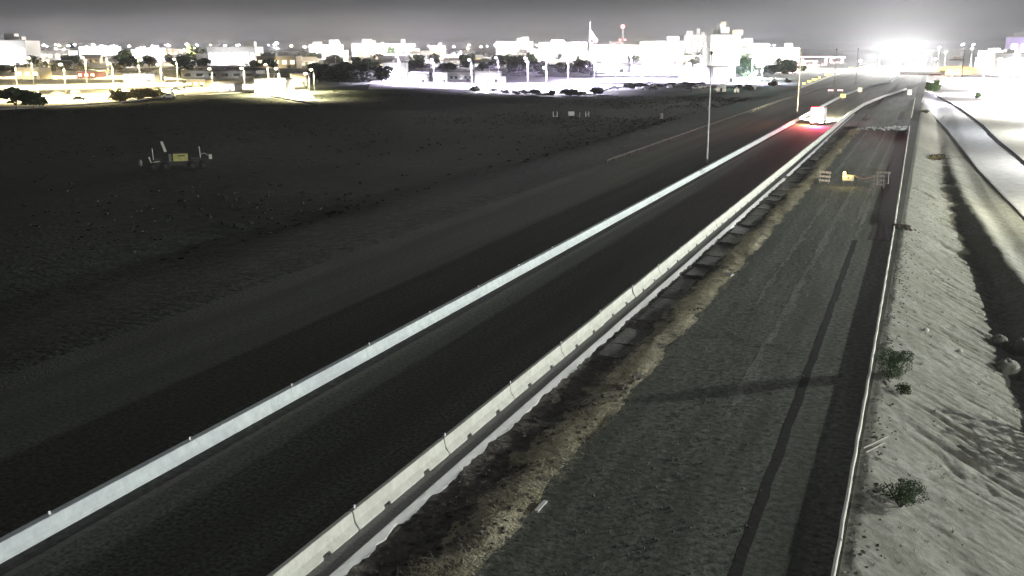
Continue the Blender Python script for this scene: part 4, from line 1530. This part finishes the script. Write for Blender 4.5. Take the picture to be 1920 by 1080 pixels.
# --- small houses filling the bright band, fill lamps added in front of them
def house(u, v, wd, hgt, wall, label, group):
    q = at(u, v, ZC)
    t = thing('house', label, 'house', q, face(q) + RND.uniform(-.5, .5), group)
    dp = wd * .7
    wl = MB().box((0, dp / 2, hgt * .3), (wd, dp, hgt * .6)).build('wall', wall, t)
    MB().add([(-wd * .54, -dp * .06, hgt * .58), (wd * .54, -dp * .06, hgt * .58), (wd * .54, dp * 1.06, hgt * .58), (-wd * .54, dp * 1.06, hgt * .58), (-wd * .54, dp / 2, hgt), (wd * .54, dp / 2, hgt)],
             [(0, 1, 5, 4), (2, 3, 4, 5), (0, 4, 3), (1, 2, 5), (3, 2, 1, 0)]).build('roof', RND.choice(['roof', 'wall_white', 'roof']), t)
    for sx in (-.28, .28):
        MB().box((sx * wd, -.03, hgt * .32), (wd * .18, .08, hgt * .2)).build('window', RND.choice(['window_warm', 'window_cold', 'glass']), wl)
    MB().box((0, -.04, hgt * .22), (wd * .1, .1, hgt * .42)).build('door', 'dark', wl)
    dist = wd * .8
    MB().box((0, -dist, .4), (.6, .4, .5)).build('floodlight', 'dark', t)  # box and point lamp added to brighten the house front
    lamp('POINT', (0, -dist, 2.2), RND.choice([1, 2.5, 5]) * 4 * math.pi * dist * dist, RND.choice([(1, .97, .94), (1, .82, .42), (.80, .70, 1), (1, .95, .9)]), t, .4)
    return t


for k in range(46):
    u = RND.uniform(-30, 1440)
    v = RND.choice([RND.uniform(106, 112), RND.uniform(112, 128)])
    sc_ = 34.0 / (v - 88)
    wd = RND.uniform(14, 26) * (1.0 if v > 112 else 1.5)
    house(u, v, wd, RND.uniform(6, 9.5) * (1.0 if v > 112 else 1.5), RND.choice(['wall_white', 'wall_white', 'wall_tan', 'wall_grey']), 'flood-lit gabled house in the distant bright band of the town', 'flood-lit distant houses')
for k in range(22):
    u = RND.uniform(-30, 1440)
    lit(u, RND.uniform(108, 124), RND.uniform(9, 15), 220e3, RND.choice([(1, .98, .95), (1, .82, .5), (.82, .76, 1)]), RND.choice(['lamp_white', 'lamp_warm', 'lamp_lilac']), 'bare-bulb yard lamp in the distant bright band', 'distant yard lamps', head=1.1, kind='POINT')
# --- town trees
for (u, v, hgt, rad, kd, lab) in [
        (231, 122, 15, 10, 'leaf', 'round dark tree in front of the white blocks, the left of two'),
        (366, 122, 19, 11, 'leaf', 'larger dark tree left of the long white warehouse'),
        (345, 130, 10, 8, 'leaf', 'low dark tree below the larger dark tree'),
        (530, 112, 13, 10, 'leaf_dark', 'dark tree behind the cream hall'),
        (565, 113, 13, 12, 'leaf_dark', 'wide dark tree right of the cream hall'),
        (595, 140, 8, 7, 'leaf_dark', 'dark round tree among the lit houses'),
        (731, 116, 18, 8, 'leaf', 'dark round tree above the tall blinding shed'),
        (30, 206, 6.5, 6.0, 'leaf', 'big dark bush at the far left edge of the field'),
        (62, 206, 5.0, 4.5, 'leaf', 'dark bush right of the big bush at the field edge'),
        (1395, 146, 11, 7, 'leaf_green', 'bright green-lit tree left of the glaring lamp'),
        (1462, 140, 10, 9, 'leaf', 'green-tinted dark tree right of the glaring lamp'),
        (1490, 141, 9, 7, 'leaf', 'dark tree under the pink canopies'),
        (1440, 145, 7, 6, 'leaf_dark', 'dark tree between the glaring lamp and the pink tent'),
        (1310, 121, 8, 7, 'leaf_dark', 'dark shrubby tree above the lilac wall')]:
    q = at(u, v, ZC)
    tree(q.x, q.y, ZC, hgt, rad, kd, lab)
for k in range(16):
    u, v = RND.uniform(600, 715), RND.uniform(132, 164)
    q = at(u, v, ZC)
    tree(q.x, q.y, ZC, RND.uniform(5, 8.5), RND.uniform(5, 8), 'leaf_dark', 'dark tree in the unlit grove between the warm and lilac lots', 'dark grove between the lots')
for k in range(22):
    u, v = RND.uniform(955, 1110), RND.uniform(134, 144)
    q = at(u, v, ZC)
    tree(q.x, q.y, ZC, RND.uniform(5, 8), RND.uniform(5, 7), 'leaf_dark' if k % 3 else 'leaf', 'dark tree in the hedge row behind the lilac lot', 'hedge row trees')
for k in range(14):
    u, v = RND.uniform(745, 950), RND.uniform(128, 136)
    q = at(u, v, ZC)
    tree(q.x, q.y, ZC, RND.uniform(5, 8), RND.uniform(5, 8), 'leaf_dark', 'dark tree in the row above the white sheds', 'tree row above the sheds')
for k in range(16):
    u, v = RND.uniform(0, 225), RND.uniform(133, 140)
    q = at(u, v, ZC)
    tree(q.x, q.y, ZC, RND.uniform(4, 6.5), RND.uniform(4, 6), 'leaf_dry', 'warm-lit brownish tree in the row behind the far left lot', 'warm-lit tree row')
for k in range(12):
    u = RND.uniform(215, 300)
    q = at(u, 192 - (u - 215) * .10, ZC)
    tree(q.x, q.y, ZC, RND.uniform(2.5, 4), RND.uniform(2.2, 3.5), 'leaf_dry', 'yellow-lit low tree along the near edge of the warm lot', 'yellow-lit edge trees')
for k in range(100):
    u = RND.uniform(20, 1420)
    q = at(u, RND.uniform(107, 130), ZC)
    tree(q.x, q.y, ZC, RND.uniform(6, 12), RND.uniform(5, 10), RND.choice(['leaf', 'leaf_dark']), 'tree scattered through the distant bright band of the town', 'distant town trees')
for k in range(34):
    u = RND.uniform(880, 1480)
    v = float(np.interp(u, [880, 1010, 1110, 1160, 1300, 1420, 1480], [170, 180, 178, 166, 161, 168, 156])) + RND.uniform(0, 3)
    q = at(u, v, ZC)
    tree(q.x, q.y, ZC, RND.uniform(1.6, 2.8), RND.uniform(1.6, 3.0), 'leaf_dark', 'low dark shrub along the near edge of the lilac lot', 'shrubs at the lilac lot edge', 'shrub')

# scrub tufts in the field
r = random.Random(9)
vs, fs = [], []
for k in range(9000):
    dd = -54 - (r.random() ** 1.3) * 260
    sv = 60 + r.random() * 290
    if vnoise(np.array(dd), np.array(sv), .035, 71) < r.uniform(-1, .6):
        continue
    z = ZC if dd < -53 else ZC * (-39 - dd) / 14
    for j in range(3):
        a = r.uniform(0, 3.14)
        q = r.uniform(.08, .24)
        hh = r.uniform(.05, .18)
        x, y = dd + r.uniform(-.3, .3), sv + r.uniform(-.3, .3)
        i = len(vs)
        vs += [(x - math.cos(a) * q * .4, y - math.sin(a) * q * .4, z - .1), (x + math.cos(a) * q * .4, y + math.sin(a) * q * .4, z - .1), (x + math.cos(a) * q, y + math.sin(a) * q, z + hh), (x - math.cos(a) * q, y - math.sin(a) * q, z + hh * .8)]
        fs.append((i, i + 1, i + 2, i + 3))
o = MB().add(vs, fs).build('scrub', 'leaf_scrub')
tag(o, 'low dark scrub covering the field', 'scrub', kind='stuff')

# --- flag pole, beacon tower
q = at(1105, 122, ZC)
t = thing('flagpole', 'very tall flagpole with a drooping striped flag above the town', 'flagpole', q, YAW)
hp = (122 - 41) / 34 * 16.5
MB().tube([(0, 0, 0), (0, 0, hp)], [.55, .3], 8).build('pole', 'white', t)
fl = thing('flag', 'drooping striped flag flying from the very tall flagpole', 'flag', q, YAW)
U = Vector((.42, 0, -.90)).normalized()
Vv = Vector((.25, 0, -1.0)).normalized()
NX, NY = 26, 13
FW, FH = 13.0, 7.4
topz = hp - 6.5
X['flag_red'] = mat('flag_red', (.55, .05, .07), (.62, .07, .09), 2, 3)
X['flag_blue'] = mat('flag_blue', (.04, .06, .25), (.06, .08, .32), 2, 3)


def fpt(i, j):
    a = i / NX
    b = j / NY
    x = .35 + a * FW * .52 + .25 * math.sin(b * 5 + a * 7) * a
    z = topz - a * FW * .72 - b * FH * (1 - .25 * a)
    y = .9 * math.sin(a * 9 + b * 2) * a
    return Vector((x, y, z))


parts = {'white': MB(), 'flag_red': MB(), 'flag_blue': MB()}
for i in range(NX):
    for j in range(NY):
        m = 'flag_blue' if (i < NX * .4 and j < 7) else ('flag_red' if j % 2 == 0 else 'white')
        parts[m].add([fpt(i, j), fpt(i + 1, j), fpt(i + 1, j + 1), fpt(i, j + 1)], [(0, 1, 2, 3)])
parts['white'].build('white_stripes', 'white', fl)
parts['flag_red'].build('red_stripes', 'flag_red', fl)
cn = parts['flag_blue'].build('canton', 'flag_blue', fl)
mb = MB()
for i in range(5):
    for j in range(4):
        p0 = fpt(1 + i * 2, .8 + j * 1.6) + Vector((0, -.06, 0))
        mb.add([p0 + Vector((.22 * math.cos(k * 1.2566 + 1.57) * (1), 0, .22 * math.sin(k * 1.2566 + 1.57))) if False else p0 + Vector(((.24 if k % 2 == 0 else .1) * math.cos(k * .6283 + 1.57), 0, (.24 if k % 2 == 0 else .1) * math.sin(k * .6283 + 1.57))) for k in range(10)], [tuple(range(10))])
mb.build('star', 'white', cn)
lamp('SPOT', (q.x + 6, q.y - 16, ZC + 8), 900e3, WHITE, None, .5, 40, (q.x + 4, q.y, hp - 12), .5)

q = at(1166, 118, ZC)
hp = (118 - 50) / 30 * 16.5
t = thing('beacon_tower', 'slender lattice tower topped by a red beacon above the town', 'tower', q, YAW)
mb = MB()
for k in range(3):
    a = k * 2.094
    mb.tube([(math.cos(a) * 1.6, math.sin(a) * 1.6, 0), (math.cos(a) * .7, math.sin(a) * .7, hp - .8)], .16, 5)
for j in range(10):
    z0, z1 = hp * j / 10, hp * (j + 1) / 10
    for k in range(3):
        a, b = k * 2.094, (k + 1) * 2.094
        r0, r1 = 1.6 - .9 * j / 10, 1.6 - .9 * (j + 1) / 10
        mb.tube([(math.cos(a) * r0, math.sin(a) * r0, z0), (math.cos(b) * r1, math.sin(b) * r1, min(z1, hp - .8))], .09, 4)
mb.build('lattice', 'steel', t)
MB().ball((0, 0, hp), 2.1, 12, 8).build('beacon', 'beacon', t, True)
for sx in (-2.6, 2.6):
    MB().ball((sx, 0, hp - 13.5), (1.3, 1.3, 1.0), 10, 6).build('marker_light', 'beacon', t, True)
    MB().tube([(0, 0, hp - 14), (sx, 0, hp - 14)], .12, 5).build('bracket', 'steel', t)

# --- far end of the freeway: glare of work lights, overpass, yellow barrier lamps
for k, (u, v, r0, hgt, pw, lab) in enumerate([
        (1612, 128, 1.0, 4.5, 1.0e6, 'blinding work light farthest left in the glare over the freeway end'),
        (1648, 127, 1.3, 7.0, 2.3e6, 'blinding work light left of the middle of the glare'),
        (1688, 126, 1.5, 8.5, 2.9e6, 'strongest blinding work light in the middle of the glare'),
        (1724, 127, 1.3, 7.5, 2.3e6, 'blinding work light on the right side of the glare'),
        (1752, 130, 1.0, 6.0, 1.0e6, 'smaller work light at the right end of the glare')]):
    q = at(u, v, 0)
    t = thing('work_light', lab, 'work light', q, 0, 'work lights')
    MB().tube([(0, 0, 0), (0, 0, hgt)], .12, 6).build('mast', 'steel', t)
    MB().box((0, 0, .5), (2.2, 1.4, .9)).build('generator', 'dark', t)
    MB().ball((0, 0, hgt + .5), (r0, r0, r0 * .72), 16, 10).build('balloon', 'balloon', t, True)
    lamp('POINT', (0, 0, hgt + .6 + r0), pw, (1, .99, .95), t, 1.0)
q = at(1700, 137, 0)
t = thing('overpass', 'pale overpass deck crossing behind the far end of the pavement', 'overpass', at(1725, 139, 0), face(at(1712, 139, 0)))
MB().box((0, 0, .8), (22, 5, 1.1)).build('deck', 'wall_white', t)
MB().box((0, -2.56, -.6 + .35), (22, .1, .9)).build('girder', 'wall_red', t)
MB().box((11.5, -1, 1.0), (3.2, 2, 2.6)).build('abutment', 'wall_tan', t)
lamp('POINT', (q.x, q.y - 8, 5), 90e3, (1, .9, .85), None, .4)
for k, (u, v, wd) in enumerate([(1507, 162, 1.2), (1517, 157.5, 1.6), (1527, 153.5, 2.2), (1536, 150, .9), (1549, 144.5, 1.8), (1557, 142, 1.6), (1567, 138.5, 1.4), (1576, 136, 1.0), (1586, 133, 3.0), (1596, 130.5, 3.0)]):
    q = at(u, v, 0)
    t = thing('warning_panel', 'yellow glowing warning panel in the slanting row left of the glare', 'warning panel', q, face(q), 'yellow warning panels')
    MB().box((0, .05, .4), (.15, .1, .8)).build('post', 'steel', t)
    MB().box((0, 0, 1.1), (wd, .12, .8)).build('panel', 'lamp_yellow', t)
wp = [at(u, v, 0) for u, v in ((1500, 166), (1530, 154), (1560, 143), (1600, 131.5), (1640, 122))]
polyline_wall('concrete_barrier', wp, .5, .9, 'wall_tan', 'distant yellow-lit concrete barrier with the row of glowing panels', 'barrier')

# --- far right: orange embankment, mast, lamps, green bush, bright yards
q = at(1795, 140, ZC)
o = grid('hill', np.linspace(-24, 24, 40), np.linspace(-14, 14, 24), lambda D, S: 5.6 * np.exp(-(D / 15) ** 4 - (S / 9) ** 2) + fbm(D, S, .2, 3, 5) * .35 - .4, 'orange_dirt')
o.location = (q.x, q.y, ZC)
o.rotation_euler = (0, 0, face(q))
lamp('SPOT', (q.x - 6, q.y - 26, 9), 260e3, (1, .72, .38), None, .4, 70, (q.x - 2, q.y, 0), .6)
lit(1782, 150, 2.6, 160e3, (1, .85, .15), 'lamp_yellow', 'low yellow lamp at the foot of the orange-lit hill', 'glaring lamps', head=.9)
q = at(1803, 146, ZC)
t = thing('sign_mast', 'dark mast with a wide sign gantry before the orange-lit hill', 'mast', q, face(q))
MB().tube([(0, 0, 0), (0, 0, 15)], [.42, .25], 8).build('mast_pole', 'dark', t)
MB().box((-3.5, 0, 12.2 - 2.6), (7.5, .4, .5)).build('gantry_beam', 'dark', t)
MB().box((-3.0, -.25, 12.9 - 2.4), (5.0, .15, 1.0)).build('sign_board', 'wall_tan', t)
for (u, v, hgt, m, lab) in [(1757, 132, 16, 'lamp_white', 'white streak-like lamp left of the dark mast'), (1800, 134, 18, 'lamp_white', 'white lamp above the dark mast'), (1820, 134, 18, 'lamp_lilac', 'lilac lamp right of the mast top'), (1818, 134, 15.5, 'lamp_white', 'white lamp right of the mast under the lilac lamp'), (1770, 134, 13, 'lamp_warm', 'dim warm lamp left of the mast')]:
    q = at(u, v, ZC)
    t = thing('street_lamp', lab, 'street lamp', q, face(q))
    MB().tube([(0, 0, 0), (0, 0, hgt)], [.14, .08], 6).build('pole', 'dark', t)
    MB().box((0, 0, hgt), (1.9, .5, .6), 0, 0, -.45).build('lamp_head', m, t)
q = at(1750, 180, ZC)
tree(q.x, q.y, -1.2, 5.2, 2.6, 'leaf_green', 'big pale green bush where the curb ends at the bright ground')
q = at(1741, 176, ZC)
tree(q.x, q.y, -1.2, 4.0, 2.2, 'leaf', 'darker bush left of the big pale green bush')
q = at(1836, 188, ZC)
tree(q.x, q.y, -1.4, 2.6, 1.7, 'leaf', 'dark little tree standing on the white glaring ground')
for (u, v, hgt, pw, lab) in [(1838, 158, 9, 2.2, 'glaring lamp on the left of the white yard'), (1872, 150, 10, 2.2, 'glaring lamp in the middle of the white yard'), (1902, 140, 12, 2.0, 'glaring lamp at the back of the white yard'), (1912, 168, 9, 2.2, 'glaring lamp at the right edge of the white yard'), (1850, 135, 12, 1.6, 'glaring lamp behind the white yard'), (1878, 180, 8, 2.0, 'glaring lamp at the near side of the white yard'), (1935, 200, 9, 2.2, 'glaring lamp just outside the white yard')]:
    lit(u, v, hgt, P1 * pw * .8, (.93, .88, 1), 'lamp_white', lab, 'glaring lamps', head=1.5, cone=172)
B(1862, 1990, 140, 100, 14, 'wall_white', 'roof', 'white building at the right edge behind the white yard', 4, 'window_cold')
B(1842, 1880, 128, 96, 10, 'wall_lilac', 'roof', 'lilac building left of the white building at the right edge', 3, 'lamp_lilac')
B(1890, 1980, 112, 70, 12, 'wall_lilac', 'roof', 'tall lilac building in the top right corner', 5, 'lamp_lilac')
t = dup(first['car_paint'], at(1905, 162, ZC), YAW + .3, 'bluish parked van-like car on the white yard at the right edge', 'cars in the white yard', kids=KIDS['car_paint'])
t = dup(first['car_dark'], at(1870, 164, ZC), YAW + .3, 'dark parked car on the white yard', 'cars in the white yard', kids=KIDS['car_dark'])

# ------------------------------------------------------------------ frontage-road lamps and the added fill lamp (their light crosses the whole near scene)
for k, (x, y, z, wt, col, cone) in enumerate(ROAD_AND_FILL_LAMPS):
    zb = zr(x, y) if x < ER else ZS - 1.6
    t = thing('street_lamp', 'tall frontage road lamp beyond the right edge of the picture', 'street lamp', (x, y, zb), 0, 'frontage road lamps')  # the one at (85, 18) is the added fill lamp
    MB().tube([(1.6, 0, 0), (1.6, 0, z - zb - .2)], [.2, .12], 8).build('pole', 'steel', t)
    MB().tube([(1.6, 0, z - zb - .3), (1.2, 0, z - zb + .15), (.2, 0, z - zb + .16)], .06, 6).build('arm', 'steel', t)
    MB().box((0, 0, z - zb + .1), (.9, .5, .18)).build('lamp_head', 'lamp_white', t)
    lamp('SPOT' if cone else 'POINT', (x, y, z - .5), wt, col, None, .35, cone or 150, (x, y, zb) if cone else None, .5)

# ------------------------------------------------------------------ night haze
if HAZE:
    m = bpy.data.materials.new('haze')
    m.use_nodes = True
    n = m.node_tree.nodes
    n.remove(n['Principled BSDF'])
    pv = n.new('ShaderNodeVolumePrincipled')
    pv.inputs['Color'].default_value = (.9, .9, .95, 1)
    pv.inputs['Density'].default_value = HAZE
    pv.inputs['Anisotropy'].default_value = 0.3
    m.node_tree.links.new(pv.outputs[0], n['Material Output'].inputs['Volume'])
    o = MB().box((0, 0, 0), (19000, 19000, 62)).build('haze', m)
    o.location = (0, 0, 24)
    o['kind'] = 'stuff'
